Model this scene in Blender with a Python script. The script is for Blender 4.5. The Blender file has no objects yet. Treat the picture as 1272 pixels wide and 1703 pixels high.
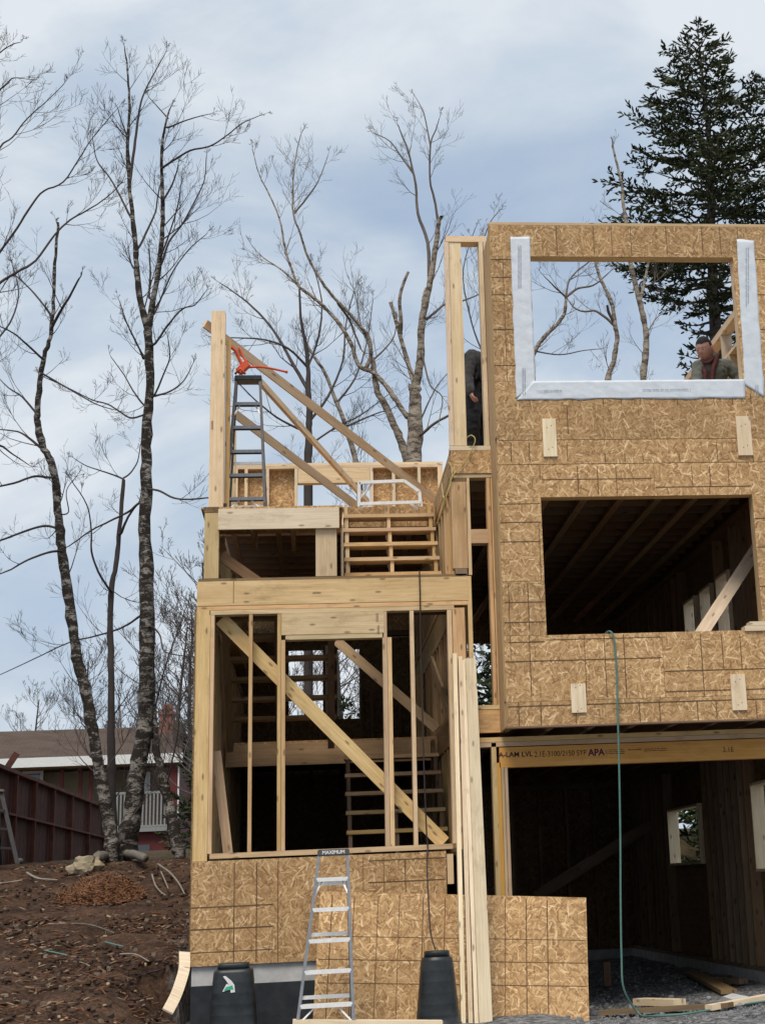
import bpy, bmesh, math, random
import numpy as np
from mathutils import Vector, Matrix, Quaternion, noise
R_ = math.radians
random.seed(11)
scn = bpy.context.scene
C = scn.collection

# ------------------------------------------------------------------ camera
IW, IH = 1272.0, 1703.0
F_PX, CX, CY = 2781.9, 907.68, 620.07
CAM = Vector((0, -16.5, 1.5))
_p, _y, _r = R_(16.83), R_(8.205), R_(-2.6045)
fwd = Vector((math.sin(_y)*math.cos(_p), math.cos(_y)*math.cos(_p), math.sin(_p)))
rt0 = Vector((math.cos(_y), -math.sin(_y), 0))
up0 = rt0.cross(fwd)
rt = rt0*math.cos(_r) + up0*math.sin(_r)
up = -rt0*math.sin(_r) + up0*math.cos(_r)
cam = bpy.data.cameras.new('camera')
camo = bpy.data.objects.new('camera', cam); C.objects.link(camo)
camo.matrix_world = Matrix(((rt.x, up.x, -fwd.x, CAM.x), (rt.y, up.y, -fwd.y, CAM.y), (rt.z, up.z, -fwd.z, CAM.z), (0, 0, 0, 1)))
cam.sensor_fit = 'VERTICAL'; cam.sensor_height = 36.0
cam.lens = F_PX/IH*36.0
cam.shift_x = (IW/2-CX)/IH
cam.shift_y = (CY-IH/2)/IH
cam.clip_end = 3000
scn.camera = camo

# ------------------------------------------------------------------ light
SUN_EL, SUN_AZ = 58, 196       # soft light from in front of the house, behind a thin overcast
w = bpy.data.worlds.new('World'); scn.world = w; w.use_nodes = True
nt = w.node_tree; nt.nodes.clear()
def nd(nt, t, **kw):
    n = nt.nodes.new(t)
    for k, v in kw.items():
        if k.startswith('i_'): n.inputs[k[2:].replace('_', ' ')].default_value = v
        else: setattr(n, k, v)
    return n
def ramp(nt, fac, stops):
    r = nt.nodes.new('ShaderNodeValToRGB'); e = r.color_ramp.elements
    while len(e) < len(stops): e.new(0.5)
    for q, (p, c) in zip(e, stops):
        q.position = p; q.color = (c[0], c[1], c[2], 1) if not isinstance(c, (int, float)) else (c, c, c, 1)
    nt.links.new(fac, r.inputs[0]); return r.outputs[0]
def mixc(nt, fac, a, b, mode='MIX'):
    m = nt.nodes.new('ShaderNodeMix'); m.data_type = 'RGBA'; m.blend_type = mode
    for s, v in ((m.inputs[0], fac), (m.inputs[6], a), (m.inputs[7], b)):
        if hasattr(v, 'links'): nt.links.new(v, s)
        elif isinstance(v, (int, float)): s.default_value = v
        else: s.default_value = (*v, 1)
    return m.outputs[2]
sky = nd(nt, 'ShaderNodeTexSky', sky_type='NISHITA', sun_disc=False, sun_elevation=R_(SUN_EL), sun_rotation=R_(SUN_AZ), altitude=50)
tc = nt.nodes.new('ShaderNodeTexCoord')
mp = nt.nodes.new('ShaderNodeMapping'); mp.inputs['Scale'].default_value = (1.0, 1.0, 1.9); mp.inputs['Rotation'].default_value = (0, R_(22), 0); mp.inputs['Location'].default_value = (0.7, 0.1, 0.15)
nt.links.new(tc.outputs['Generated'], mp.inputs[0])
n1 = nd(nt, 'ShaderNodeTexNoise', i_Scale=2.6, i_Detail=7.0, i_Roughness=0.55, i_Distortion=0.5); nt.links.new(mp.outputs[0], n1.inputs['Vector'])
n2 = nd(nt, 'ShaderNodeTexNoise', i_Scale=7.0, i_Detail=6.0, i_Roughness=0.5, i_Distortion=0.3); nt.links.new(mp.outputs[0], n2.inputs['Vector'])
am = nd(nt, 'ShaderNodeMath', operation='MULTIPLY_ADD'); nt.links.new(n2.outputs[0], am.inputs[0]); am.inputs[1].default_value = 0.35; nt.links.new(n1.outputs[0], am.inputs[2])
cl = ramp(nt, am.outputs[0], [(0.47, (4.25, 5.4, 7.1)), (0.57, (4.9, 5.95, 7.35)), (0.66, (5.9, 6.75, 7.75)), (0.76, (7.7, 8.2, 8.75))])
# thin gaps where the blue sky comes through
gap = ramp(nt, n1.outputs[0], [(0.34, 0.85), (0.50, 0.98)])
mx = mixc(nt, gap, sky.outputs[0], cl)
bg = nt.nodes.new('ShaderNodeBackground'); nt.links.new(mx, bg.inputs[0]); bg.inputs[1].default_value = 0.1
wo = nt.nodes.new('ShaderNodeOutputWorld'); nt.links.new(bg.outputs[0], wo.inputs[0])
sl = bpy.data.lights.new('sun', 'SUN'); sl.energy = 2.9; sl.angle = R_(25); sl.color = (1.0, 0.91, 0.78)
so = bpy.data.objects.new('sun', sl); C.objects.link(so)
az = R_(SUN_AZ)
sd = Vector((math.sin(az)*math.cos(R_(SUN_EL)), math.cos(az)*math.cos(R_(SUN_EL)), math.sin(R_(SUN_EL))))
so.rotation_euler = sd.to_track_quat('Z', 'Y').to_euler()
scn.view_settings.view_transform = 'Standard'; scn.view_settings.look = 'None'
scn.view_settings.exposure = 0.0; scn.view_settings.gamma = 1
scn.render.engine = 'CYCLES'
scn.cycles.max_bounces = 6; scn.cycles.diffuse_bounces = 2
scn.render.resolution_x, scn.render.resolution_y = 764, 1024

# ------------------------------------------------------------------ pixel -> plane helpers (source photo 1272x1703)
def ray(x, y): return fwd + rt*((x-CX)/F_PX) - up*((y-CY)/F_PX)
def P(x, y, Y=0.0):
    d = ray(x, y); t = (Y-CAM.y)/d.y; return CAM + d*t
def PXp(x, y, X):
    d = ray(x, y); t = (X-CAM.x)/d.x; return CAM + d*t
# ------------------------------------------------------------------ object helpers
W = {}
def link(o, parent=None, world=None):
    C.objects.link(o)
    if parent is not None:
        o.parent = parent; o.matrix_parent_inverse = W[parent.name].inverted()
        W[o.name] = Matrix.Identity(4) if world is None else world
        if world is not None: o.matrix_basis = world
    else:
        W[o.name] = Matrix.Identity(4) if world is None else world
        if world is not None: o.matrix_basis = world
    return o
def tag(o, label=None, cat=None, group=None, kind=None):
    if label: o['label'] = label
    if cat: o['category'] = cat
    if group: o['group'] = group
    if kind: o['kind'] = kind
    return o
def empty(name, loc, label, cat, group=None):
    o = bpy.data.objects.new(name, None); o.empty_display_size = 0.2
    link(o, None, Matrix.Translation(Vector(loc))); return tag(o, label, cat, group)
def obj(name, bm, mat, parent=None, smooth=False):
    me = bpy.data.meshes.new(name); bm.to_mesh(me); bm.free()
    for m in (mat if isinstance(mat, (list, tuple)) else [mat]): me.materials.append(m)
    if smooth:
        for p in me.polygons: p.use_smooth = True
    return link(bpy.data.objects.new(name, me), parent)
def nb():
    bm = bmesh.new(); bm.loops.layers.uv.new('UVMap'); return bm
FACES = [((0,1,3,2),(1,2)),((4,6,7,5),(1,2)),((0,4,5,1),(0,2)),((2,3,7,6),(0,2)),((0,2,6,4),(0,1)),((1,5,7,3),(0,1))]
def obox(bm, c, ax, half, mi=0, off=None, grain=None):
    """oriented box: centre, three unit axes, three half sizes; UV in metres with u along the longest side"""
    uvl = bm.loops.layers.uv.verify()
    vs = []
    for i in range(8):
        s = ((i >> 2 & 1)*2-1, (i >> 1 & 1)*2-1, (i & 1)*2-1)
        vs.append((bm.verts.new(c + ax[0]*half[0]*s[0] + ax[1]*half[1]*s[1] + ax[2]*half[2]*s[2]), [half[k]*s[k] for k in range(3)]))
    L = max(range(3), key=lambda k: half[k]) if grain is None else grain
    if off is None: off = (random.random()*20, random.random()*20)
    for idx, (a, b) in FACES:
        f = bm.faces.new([vs[i][0] for i in idx]); f.material_index = mi
        u, v = (a, b) if a == L else (b, a)
        for lp, i in zip(f.loops, idx):
            q = vs[i][1]; lp[uvl].uv = (q[u]+off[0], q[v]+off[1])
    return bm
EX, EY, EZ = Vector((1,0,0)), Vector((0,1,0)), Vector((0,0,1))
def box(bm, x0, x1, y0, y1, z0, z1, mi=0, off=None, grain=None):
    if x1 < x0: x0, x1 = x1, x0
    if y1 < y0: y0, y1 = y1, y0
    if z1 < z0: z0, z1 = z1, z0
    return obox(bm, Vector(((x0+x1)/2, (y0+y1)/2, (z0+z1)/2)), (EX, EY, EZ), ((x1-x0)/2, (y1-y0)/2, (z1-z0)/2), mi, off, grain)
def pbox(bm, px0, py0, px1, py1, Y0, Y1, mi=0):
    """axis-aligned box whose front face (at depth Y0) covers the given photo rectangle"""
    my, mx_ = (py0+py1)/2, (px0+px1)/2
    return box(bm, P(px0, my, Y0).x, P(px1, my, Y0).x, Y0, Y1, P(mx_, py1, Y0).z, P(mx_, py0, Y0).z, mi)
def beam(bm, a, b, wid, thk, nrm=EY, mi=0):
    """board from a to b; wid across, thk along nrm"""
    a, b = Vector(a), Vector(b); d = (b-a); L = d.length; d.normalize()
    n = (nrm - d*nrm.dot(d)).normalized(); s = n.cross(d)
    return obox(bm, (a+b)/2, (d, s, n), (L/2, wid/2, thk/2), mi)
def tubemesh(bm, pts, radii, sides=8, mi=0, caps=True):
    pts = [Vector(p) for p in pts]
    if not hasattr(radii, '__len__'): radii = [radii]*len(pts)
    rings = []; prev = None
    for i, p in enumerate(pts):
        t = (pts[min(i+1, len(pts)-1)] - pts[max(i-1, 0)]).normalized()
        if prev is None:
            a = t.orthogonal().normalized()
        else:
            a = (prev - t*prev.dot(t)).normalized()
        prev = a; b = t.cross(a)
        rings.append([bm.verts.new(p + (a*math.cos(k*2*math.pi/sides) + b*math.sin(k*2*math.pi/sides))*radii[i]) for k in range(sides)])
    for r0, r1 in zip(rings, rings[1:]):
        for k in range(sides):
            f = bm.faces.new((r0[k], r0[(k+1) % sides], r1[(k+1) % sides], r1[k])); f.material_index = mi; f.smooth = True
    if caps:
        for r in (rings[0][::-1], rings[-1]):
            f = bm.faces.new(r); f.material_index = mi
    return bm
def smooth_pts(pts, n=4):
    pts = [Vector(p) for p in pts]; out = []
    for i in range(len(pts)-1):
        p0, p1, p2, p3 = pts[max(i-1, 0)], pts[i], pts[i+1], pts[min(i+2, len(pts)-1)]
        for k in range(n):
            t = k/n
            out.append(0.5*((2*p1)+(p2-p0)*t+(2*p0-5*p1+4*p2-p3)*t*t+(3*p1-p0-3*p2+p3)*t**3))
    out.append(pts[-1]); return out
def copy_tree(o, loc, rotz=0, scale=1.0):
    c = o.copy(); C.objects.link(c); c.location = loc; c.rotation_euler = (0, 0, rotz); c.scale = (scale,)*3
    for ch in list(o.children):
        d = ch.copy(); C.objects.link(d); d.parent = c
        for g in list(ch.children):
            e = g.copy(); C.objects.link(e); e.parent = d
    return c

# ------------------------------------------------------------------ materials
def newmat(name, rough=0.8, spec=0.3):
    m = bpy.data.materials.new(name); m.use_nodes = True; nt = m.node_tree
    b = nt.nodes['Principled BSDF']; b.inputs['Roughness'].default_value = rough; b.inputs['Specular IOR Level'].default_value = spec
    return m, nt, b
def math_(nt, op, a, b=None, c=None, clamp=False):
    n = nt.nodes.new('ShaderNodeMath'); n.operation = op; n.use_clamp = clamp
    for i, v in enumerate((a, b, c)):
        if v is None: continue
        if hasattr(v, 'links'): nt.links.new(v, n.inputs[i])
        else: n.inputs[i].default_value = v
    return n.outputs[0]
def bump(nt, b, h, strength=0.3, dist=0.01):
    n = nt.nodes.new('ShaderNodeBump'); n.inputs['Strength'].default_value = strength; n.inputs['Distance'].default_value = dist
    nt.links.new(h, n.inputs['Height']); nt.links.new(n.outputs[0], b.inputs['Normal'])
def uvscaled(nt, sx, sy, rnd=True):
    tc = nt.nodes.new('ShaderNodeTexCoord'); mp = nt.nodes.new('ShaderNodeMapping'); mp.inputs['Scale'].default_value = (sx, sy, 1)
    nt.links.new(tc.outputs['UV'], mp.inputs[0])
    if rnd:
        oi = nt.nodes.new('ShaderNodeObjectInfo'); cb = nt.nodes.new('ShaderNodeCombineXYZ')
        r = math_(nt, 'MULTIPLY', oi.outputs['Random'], 37.0); nt.links.new(r, cb.inputs[0]); nt.links.new(r, cb.inputs[1]); nt.links.new(r, cb.inputs[2])
        nt.links.new(cb.outputs[0], mp.inputs['Location'])
    return mp.outputs[0]
def wood(name, dark, light, knots=True, rough=0.7):
    m, nt, b = newmat(name, rough, 0.25)
    g = nd(nt, 'ShaderNodeTexNoise', i_Scale=1.0, i_Detail=5.0, i_Roughness=0.6, i_Distortion=1.2); nt.links.new(uvscaled(nt, 1.6, 34), g.inputs['Vector'])
    g2 = nd(nt, 'ShaderNodeTexNoise', i_Scale=1.0, i_Detail=5.0, i_Roughness=0.65); nt.links.new(uvscaled(nt, 1.7, 8), g2.inputs['Vector'])
    s = math_(nt, 'ADD', math_(nt, 'MULTIPLY', g.outputs[0], 0.55), math_(nt, 'MULTIPLY', g2.outputs[0], 0.45))
    col = ramp(nt, s, [(0.33, dark), (0.62, light)])
    oi = nt.nodes.new('ShaderNodeObjectInfo')
    hs = nt.nodes.new('ShaderNodeHueSaturation')
    nt.links.new(math_(nt, 'MULTIPLY_ADD', oi.outputs['Random'], 0.36, 0.82), hs.inputs['Value'])
    nt.links.new(math_(nt, 'MULTIPLY_ADD', math_(nt, 'FRACT', math_(nt, 'MULTIPLY', oi.outputs['Random'], 7.3)), 0.3, 0.82), hs.inputs['Saturation'])
    nt.links.new(math_(nt, 'MULTIPLY_ADD', math_(nt, 'FRACT', math_(nt, 'MULTIPLY', oi.outputs['Random'], 13.7)), 0.024, 0.489), hs.inputs['Hue'])
    nt.links.new(col, hs.inputs['Color']); col = hs.outputs[0]
    dz = nd(nt, 'ShaderNodeTexNoise', i_Scale=1.0, i_Detail=6.0, i_Roughness=0.75); nt.links.new(uvscaled(nt, 2.4, 5), dz.inputs['Vector'])
    col = mixc(nt, ramp(nt, dz.outputs[0], [(0.54, 0.0), (0.72, 0.5)]), col, tuple(c*0.55 for c in dark))      # handling dirt
    if knots:
        v = nd(nt, 'ShaderNodeTexVoronoi', voronoi_dimensions='2D', i_Scale=1.0); nt.links.new(uvscaled(nt, 3.2, 9), v.inputs['Vector'])
        sp = nt.nodes.new('ShaderNodeSeparateColor'); nt.links.new(v.outputs['Color'], sp.inputs[0])
        kn = math_(nt, 'MULTIPLY', math_(nt, 'GREATER_THAN', sp.outputs[0], 0.50), ramp(nt, v.outputs['Distance'], [(0.0, 1.0), (0.06, 0.9), (0.13, 0.0)]))
        col = mixc(nt, math_(nt, 'MULTIPLY', kn, 0.75), col, tuple(c*0.32 for c in dark))
    nt.links.new(col, b.inputs['Base Color']); bump(nt, b, g.outputs[0], 0.25, 0.004)
    return m
M = {}
M['pine'] = wood('pine_lumber', (0.46, 0.295, 0.14), (0.69, 0.485, 0.265))
M['pale'] = wood('fresh_pine_lumber', (0.58, 0.425, 0.26), (0.80, 0.64, 0.44))
M['brownwood'] = wood('brown_shaded_lumber', (0.15, 0.09, 0.050), (0.25, 0.162, 0.095))  # brown lumber, darkened so the garage and interior shade sits in its colour
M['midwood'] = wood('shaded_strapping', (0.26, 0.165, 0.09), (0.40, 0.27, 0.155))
M['lvl'] = wood('laminated_veneer', (0.54, 0.285, 0.07), (0.72, 0.43, 0.13), knots=False)
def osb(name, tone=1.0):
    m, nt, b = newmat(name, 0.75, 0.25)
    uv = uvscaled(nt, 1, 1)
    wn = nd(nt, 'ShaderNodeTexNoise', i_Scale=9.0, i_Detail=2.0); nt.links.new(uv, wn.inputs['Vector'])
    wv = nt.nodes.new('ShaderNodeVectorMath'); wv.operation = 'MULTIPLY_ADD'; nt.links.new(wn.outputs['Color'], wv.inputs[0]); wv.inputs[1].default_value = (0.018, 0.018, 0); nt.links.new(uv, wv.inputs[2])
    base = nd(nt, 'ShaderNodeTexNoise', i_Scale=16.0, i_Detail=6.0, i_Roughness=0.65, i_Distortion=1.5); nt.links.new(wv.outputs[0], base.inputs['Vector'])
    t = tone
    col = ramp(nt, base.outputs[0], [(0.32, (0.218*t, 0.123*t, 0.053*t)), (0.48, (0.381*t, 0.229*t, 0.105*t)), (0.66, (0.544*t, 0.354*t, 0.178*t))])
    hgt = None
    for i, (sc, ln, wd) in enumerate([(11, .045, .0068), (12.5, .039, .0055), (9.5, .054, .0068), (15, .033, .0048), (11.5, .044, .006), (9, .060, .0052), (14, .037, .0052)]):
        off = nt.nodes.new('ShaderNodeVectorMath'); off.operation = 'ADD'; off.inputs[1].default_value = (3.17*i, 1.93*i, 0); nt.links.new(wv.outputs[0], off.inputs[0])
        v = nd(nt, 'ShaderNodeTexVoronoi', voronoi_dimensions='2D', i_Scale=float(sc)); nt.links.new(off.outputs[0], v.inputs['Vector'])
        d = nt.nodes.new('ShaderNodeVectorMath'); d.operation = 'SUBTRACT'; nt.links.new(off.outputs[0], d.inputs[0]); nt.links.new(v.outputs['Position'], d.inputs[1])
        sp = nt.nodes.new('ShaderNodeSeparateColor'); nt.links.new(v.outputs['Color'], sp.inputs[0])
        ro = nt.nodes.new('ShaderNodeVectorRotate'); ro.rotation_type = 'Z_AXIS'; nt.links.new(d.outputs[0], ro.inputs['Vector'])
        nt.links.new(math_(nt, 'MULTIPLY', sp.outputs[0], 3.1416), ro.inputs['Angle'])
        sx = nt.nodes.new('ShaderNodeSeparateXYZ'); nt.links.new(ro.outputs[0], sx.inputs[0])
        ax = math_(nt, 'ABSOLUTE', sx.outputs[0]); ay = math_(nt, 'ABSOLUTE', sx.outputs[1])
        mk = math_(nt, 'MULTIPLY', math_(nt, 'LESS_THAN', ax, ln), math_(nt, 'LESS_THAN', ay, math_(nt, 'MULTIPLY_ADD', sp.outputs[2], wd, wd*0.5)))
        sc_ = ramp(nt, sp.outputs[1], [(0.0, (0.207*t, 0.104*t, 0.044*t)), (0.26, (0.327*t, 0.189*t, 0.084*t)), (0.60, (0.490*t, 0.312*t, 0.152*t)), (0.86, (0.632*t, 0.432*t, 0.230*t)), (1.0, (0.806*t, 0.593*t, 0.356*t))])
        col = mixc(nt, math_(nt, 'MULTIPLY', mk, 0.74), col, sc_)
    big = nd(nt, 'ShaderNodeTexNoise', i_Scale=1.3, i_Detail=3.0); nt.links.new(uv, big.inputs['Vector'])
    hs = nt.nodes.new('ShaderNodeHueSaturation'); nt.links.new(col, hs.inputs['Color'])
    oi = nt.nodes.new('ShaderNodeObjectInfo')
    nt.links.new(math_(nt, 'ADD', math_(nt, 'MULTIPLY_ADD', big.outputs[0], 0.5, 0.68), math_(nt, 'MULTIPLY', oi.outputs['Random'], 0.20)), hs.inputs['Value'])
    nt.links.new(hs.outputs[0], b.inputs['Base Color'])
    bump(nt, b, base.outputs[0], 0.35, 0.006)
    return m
M['osb'] = osb('strand_board'); M['osbdark'] = osb('strand_board_shaded', 0.42)  # second one is the same board with interior shade put into its colour
def plain(name, col, rough=0.6, metal=0.0, spec=0.4, var=0.15, nscale=20, bmp=0.1, coord='Object'):
    m, nt, b = newmat(name, rough, spec); b.inputs['Metallic'].default_value = metal
    tc = nt.nodes.new('ShaderNodeTexCoord')
    n = nd(nt, 'ShaderNodeTexNoise', i_Scale=float(nscale), i_Detail=5.0, i_Roughness=0.6); nt.links.new(tc.outputs[coord], n.inputs['Vector'])
    c = ramp(nt, n.outputs[0], [(0.3, tuple(x*(1-var) for x in col)), (0.7, tuple(min(1, x*(1+var)) for x in col))])
    nt.links.new(c, b.inputs['Base Color'])
    if bmp: bump(nt, b, n.outputs[0], bmp, 0.01)
    return m
M['line'] = plain('printed_line', (0.12, 0.065, 0.03), 0.8, bmp=0)
M['ink'] = plain('black_ink', (0.03, 0.015, 0.02), 0.8, bmp=0)
M['inkred'] = plain('purple_ink', (0.09, 0.012, 0.05), 0.8, bmp=0)
M['greyink'] = plain('grey_ink', (0.33, 0.36, 0.42), 0.8, bmp=0)
M['concrete'] = plain('concrete', (0.46, 0.455, 0.45), 0.9, var=0.22, nscale=6, bmp=0.3)
M['membrane'] = plain('black_membrane', (0.022, 0.025, 0.03), 0.42, var=0.5, nscale=5, bmp=0.5)
M['wrap'] = plain('white_flashing_membrane', (0.60, 0.645, 0.70), 0.45, var=0.08, nscale=8, bmp=0.6)
M['alu'] = plain('bare_aluminium', (0.80, 0.80, 0.80), 0.42, 0.15, var=0.1, nscale=30)
M['steel'] = plain('dull_metal_rail', (0.17, 0.18, 0.20), 0.45, 0.35, var=0.15, nscale=30)
M['steeldark'] = plain('dark_brown_rail', (0.10, 0.095, 0.10), 0.5, 0.3, var=0.2, nscale=30)  # even dark tone for ladder rails, caps and the old wooden ladder
M['blackplastic'] = plain('black_plastic', (0.020, 0.024, 0.027), 0.42, var=0.6, nscale=6, bmp=0.25)
M['orange'] = plain('orange_plastic', (0.62, 0.085, 0.025), 0.45, var=0.12)
M['white'] = plain('white_paint', (0.72, 0.73, 0.72), 0.5, var=0.08)
M['oldwhite'] = plain('weathered_white_paint', (0.24, 0.25, 0.25), 0.7, var=0.2)
M['greenlabel'] = plain('green_label', (0.06, 0.42, 0.26), 0.5)
M['hose'] = plain('green_hose_rubber', (0.085, 0.19, 0.165), 0.5)
M['cord'] = plain('black_cord', (0.03, 0.02, 0.02), 0.6)
M['ycord'] = plain('yellow_cord', (0.46, 0.39, 0.14), 0.6)
M['fence'] = plain('red_brown_stain', (0.135, 0.046, 0.029), 0.75, var=0.35, nscale=4, bmp=0.3)
M['fencedark'] = plain('dark_red_boards', (0.085, 0.031, 0.021), 0.8, var=0.4, nscale=6)
M['redsiding'] = plain('red_siding', (0.105, 0.018, 0.017), 0.7, var=0.2, nscale=3)
M['beige'] = plain('beige_siding', (0.26, 0.215, 0.14), 0.8, var=0.12, nscale=3)
M['brick'] = plain('chimney_brick', (0.26, 0.11, 0.075), 0.9, var=0.4, nscale=14, bmp=0.5)
M['rock'] = plain('pale_rock', (0.30, 0.25, 0.17), 0.9, var=0.35, nscale=7, bmp=0.8)
M['root'] = plain('bleached_root', (0.25, 0.21, 0.17), 0.85, var=0.25, nscale=12)
M['log'] = plain('grey_log_bark', (0.16, 0.14, 0.12), 0.95, var=0.5, nscale=12, bmp=0.8)
M['needles'] = plain('dead_orange_needles', (0.17, 0.078, 0.038), 0.9, var=0.5, nscale=14)
M['skin'] = plain('skin', (0.58, 0.31, 0.23), 0.55, var=0.12, nscale=25)
M['hair'] = plain('dark_hair', (0.022, 0.018, 0.017), 0.7, var=0.3, nscale=60)
M['jacket'] = plain('grey_green_jacket', (0.20, 0.21, 0.175), 0.9, var=0.2, nscale=18, bmp=0.4)
M['harness'] = plain('dark_red_strap', (0.12, 0.035, 0.035), 0.8, var=0.45, nscale=40)
M['darkcloth'] = plain('charcoal_shirt', (0.075, 0.072, 0.072), 0.9, var=0.3, nscale=18, bmp=0.4)
M['black'] = plain('black_trousers', (0.016, 0.016, 0.019), 0.9, var=0.4, nscale=16, bmp=0.4)
def glassmat():
    m, nt, b = newmat('window_glass', 0.06, 0.8); b.inputs['Base Color'].default_value = (0.03, 0.035, 0.045, 1); return m
M['glass'] = glassmat()
def shingles():
    m, nt, b = newmat('brown_shingles', 0.9, 0.2)
    tc = nt.nodes.new('ShaderNodeTexCoord'); mp = nt.nodes.new('ShaderNodeMapping'); mp.inputs['Rotation'].default_value = (0, 0, 0)
    nt.links.new(tc.outputs['UV'], mp.inputs[0])
    br = nd(nt, 'ShaderNodeTexBrick', i_Scale=1.0, i_Mortar_Size=0.012, i_Brick_Width=0.34, i_Row_Height=0.15)
    br.inputs['Color1'].default_value = (0.075, 0.052, 0.040, 1); br.inputs['Color2'].default_value = (0.115, 0.082, 0.064, 1); br.inputs['Mortar'].default_value = (0.035, 0.025, 0.02, 1)
    nt.links.new(mp.outputs[0], br.inputs['Vector'])
    n = nd(nt, 'ShaderNodeTexNoise', i_Scale=1.1, i_Detail=5.0); nt.links.new(tc.outputs['UV'], n.inputs['Vector'])
    c = mixc(nt, 0.5, br.outputs['Color'], ramp(nt, n.outputs[0], [(0.3, (0.060, 0.043, 0.034)), (0.7, (0.115, 0.084, 0.068))]))
    nt.links.new(c, b.inputs['Base Color']); return m
M['shingle'] = shingles()
def barkmat(name, pale, dark, lo, hi, scale=3.0, stretch=1.6):
    m, nt, b = newmat(name, 0.9, 0.2)
    tc = nt.nodes.new('ShaderNodeTexCoord'); mp = nt.nodes.new('ShaderNodeMapping'); mp.inputs['Scale'].default_value = (1, 1, stretch); nt.links.new(tc.outputs['Object'], mp.inputs[0])
    n = nd(nt, 'ShaderNodeTexNoise', i_Scale=scale, i_Detail=7.0, i_Roughness=0.72, i_Distortion=0.6); nt.links.new(mp.outputs[0], n.inputs['Vector'])
    n2 = nd(nt, 'ShaderNodeTexNoise', i_Scale=scale*7, i_Detail=5.0, i_Roughness=0.7); nt.links.new(mp.outputs[0], n2.inputs['Vector'])
    s = math_(nt, 'ADD', math_(nt, 'MULTIPLY', n.outputs[0], 0.7), math_(nt, 'MULTIPLY', n2.outputs[0], 0.3))
    c = ramp(nt, s, [(lo, dark), (hi, pale)])
    nt.links.new(c, b.inputs['Base Color']); bump(nt, b, n2.outputs[0], 0.8, 0.02); return m
M['maple'] = barkmat('mottled_bark', (0.29, 0.27, 0.245), (0.030, 0.024, 0.020), 0.50, 0.57, 4.5, 2.2)
M['twig'] = plain('dark_twigs', (0.050, 0.040, 0.038), 0.9, var=0.35, nscale=3, bmp=0)
M['birch'] = barkmat('birch_bark', (0.36, 0.31, 0.25), (0.085, 0.065, 0.05), 0.44, 0.54, 4.0, 3.0)
M['birchtwig'] = plain('grey_brown_twigs', (0.125, 0.10, 0.085), 0.9, var=0.35, nscale=3, bmp=0)
M['fartwig'] = plain('distant_twigs', (0.085, 0.072, 0.066), 0.9, var=0.4, nscale=1, bmp=0)
M['sprucebark'] = barkmat('spruce_bark', (0.085, 0.07, 0.06), (0.03, 0.024, 0.02), 0.42, 0.6)
def leafmat(name, a, b_):
    m, nt, b = newmat(name, 0.75, 0.25)
    tc = nt.nodes.new('ShaderNodeTexCoord')
    n = nd(nt, 'ShaderNodeTexNoise', i_Scale=1.5, i_Detail=6.0, i_Roughness=0.7); nt.links.new(tc.outputs['Object'], n.inputs['Vector'])
    nt.links.new(ramp(nt, n.outputs[0], [(0.35, a), (0.65, b_)]), b.inputs['Base Color']); return m
M['spruce'] = leafmat('spruce_needles', (0.018, 0.026, 0.011), (0.062, 0.072, 0.028))
M['fir'] = leafmat('fir_needles', (0.018, 0.032, 0.014), (0.060, 0.080, 0.030))
M['moss'] = leafmat('olive_shrub', (0.05, 0.045, 0.012), (0.10, 0.085, 0.03))

# ================================================================== GROUND
def sm(a, b, x):
    t = max(0.0, min(1.0, (x-a)/(b-a))); return t*t*(3-2*t)
def H(X, Y):
    yard = 0.33 if Y > -1.7 else 0.33 - 0.33*sm(-1.7, -6, Y)
    grav = 0.245 + 0.055*(X-2.47); grav = max(0.2, min(0.45, grav))
    g = yard + (grav-yard)*sm(2.0, 2.5, X)
    if Y < -1.7: g -= 0.2*sm(-1.7, -6, Y)*0
    hill = 0.42 + (Y+3)*0.150 if Y < 7 else 1.92 + (Y-7)*0.03
    hill = max(0.0, min(3.1, hill))
    if Y < -3: hill = 0.42 + (Y+3)*0.08
    hill += -0.12*sm(-2.5, -7, X)*0
    k = sm(-1.14, -1.85, X) if Y < 0.1 else (1.0 if X < -1.25 else 0.0)
    z = g + (hill-g)*k
    back = sm(9.75, 13.0, Y); z = z + (max(z, hill)-z)*back
    right = sm(5.0, 9.0, X)*sm(-4, 1.5, Y); z = z + (max(z, 0.3+1.9*sm(5, 10, X))-z)*right
    return z
def frange(a, b, s):
    r = []; x = a
    while x < b-1e-6: r.append(round(x, 4)); x += s
    return r
xs = [-400, -200, -100, -60, -40, -25, -16] + frange(-12, -1.6, 0.16) + frange(-1.6, -1.0, 0.06) + frange(-1.0, 5.4, 0.2) + frange(5.4, 14, 0.5) + [14, 18, 25, 40, 70, 120, 250, 400]
ys = [-60, -40, -25, -17, -12, -9] + frange(-7, 0, 0.14) + frange(0, 10, 0.18) + frange(10, 24, 0.4) + [24, 27, 31, 36, 42, 50, 65, 90, 130, 200, 300, 500, 900]
bm = bmesh.new(); grid = []
for y in ys:
    row = []
    for x in xs:
        z = H(x, y)
        inside = (-1.2 < x < 4.9 and 0 < y < 9.7)
        a = 0.0
        if abs(x) < 16 and -9 < y < 30:
            a = 0.03 if (inside or x > 2) else (0.10 if x < -1.4 else 0.03)
        z += a*(noise.noise(Vector((x*1.1, y*1.1, 3)))*1.0 + noise.noise(Vector((x*3.3, y*3.3, 7)))*0.6 + noise.noise(Vector((x*8, y*8, 1)))*0.35)
        row.append(bm.verts.new((x, y, z)))
    grid.append(row)
for a, b in zip(grid, grid[1:]):
    for i in range(len(xs)-1):
        bm.faces.new((a[i], a[i+1], b[i+1], b[i])).smooth = True
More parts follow.
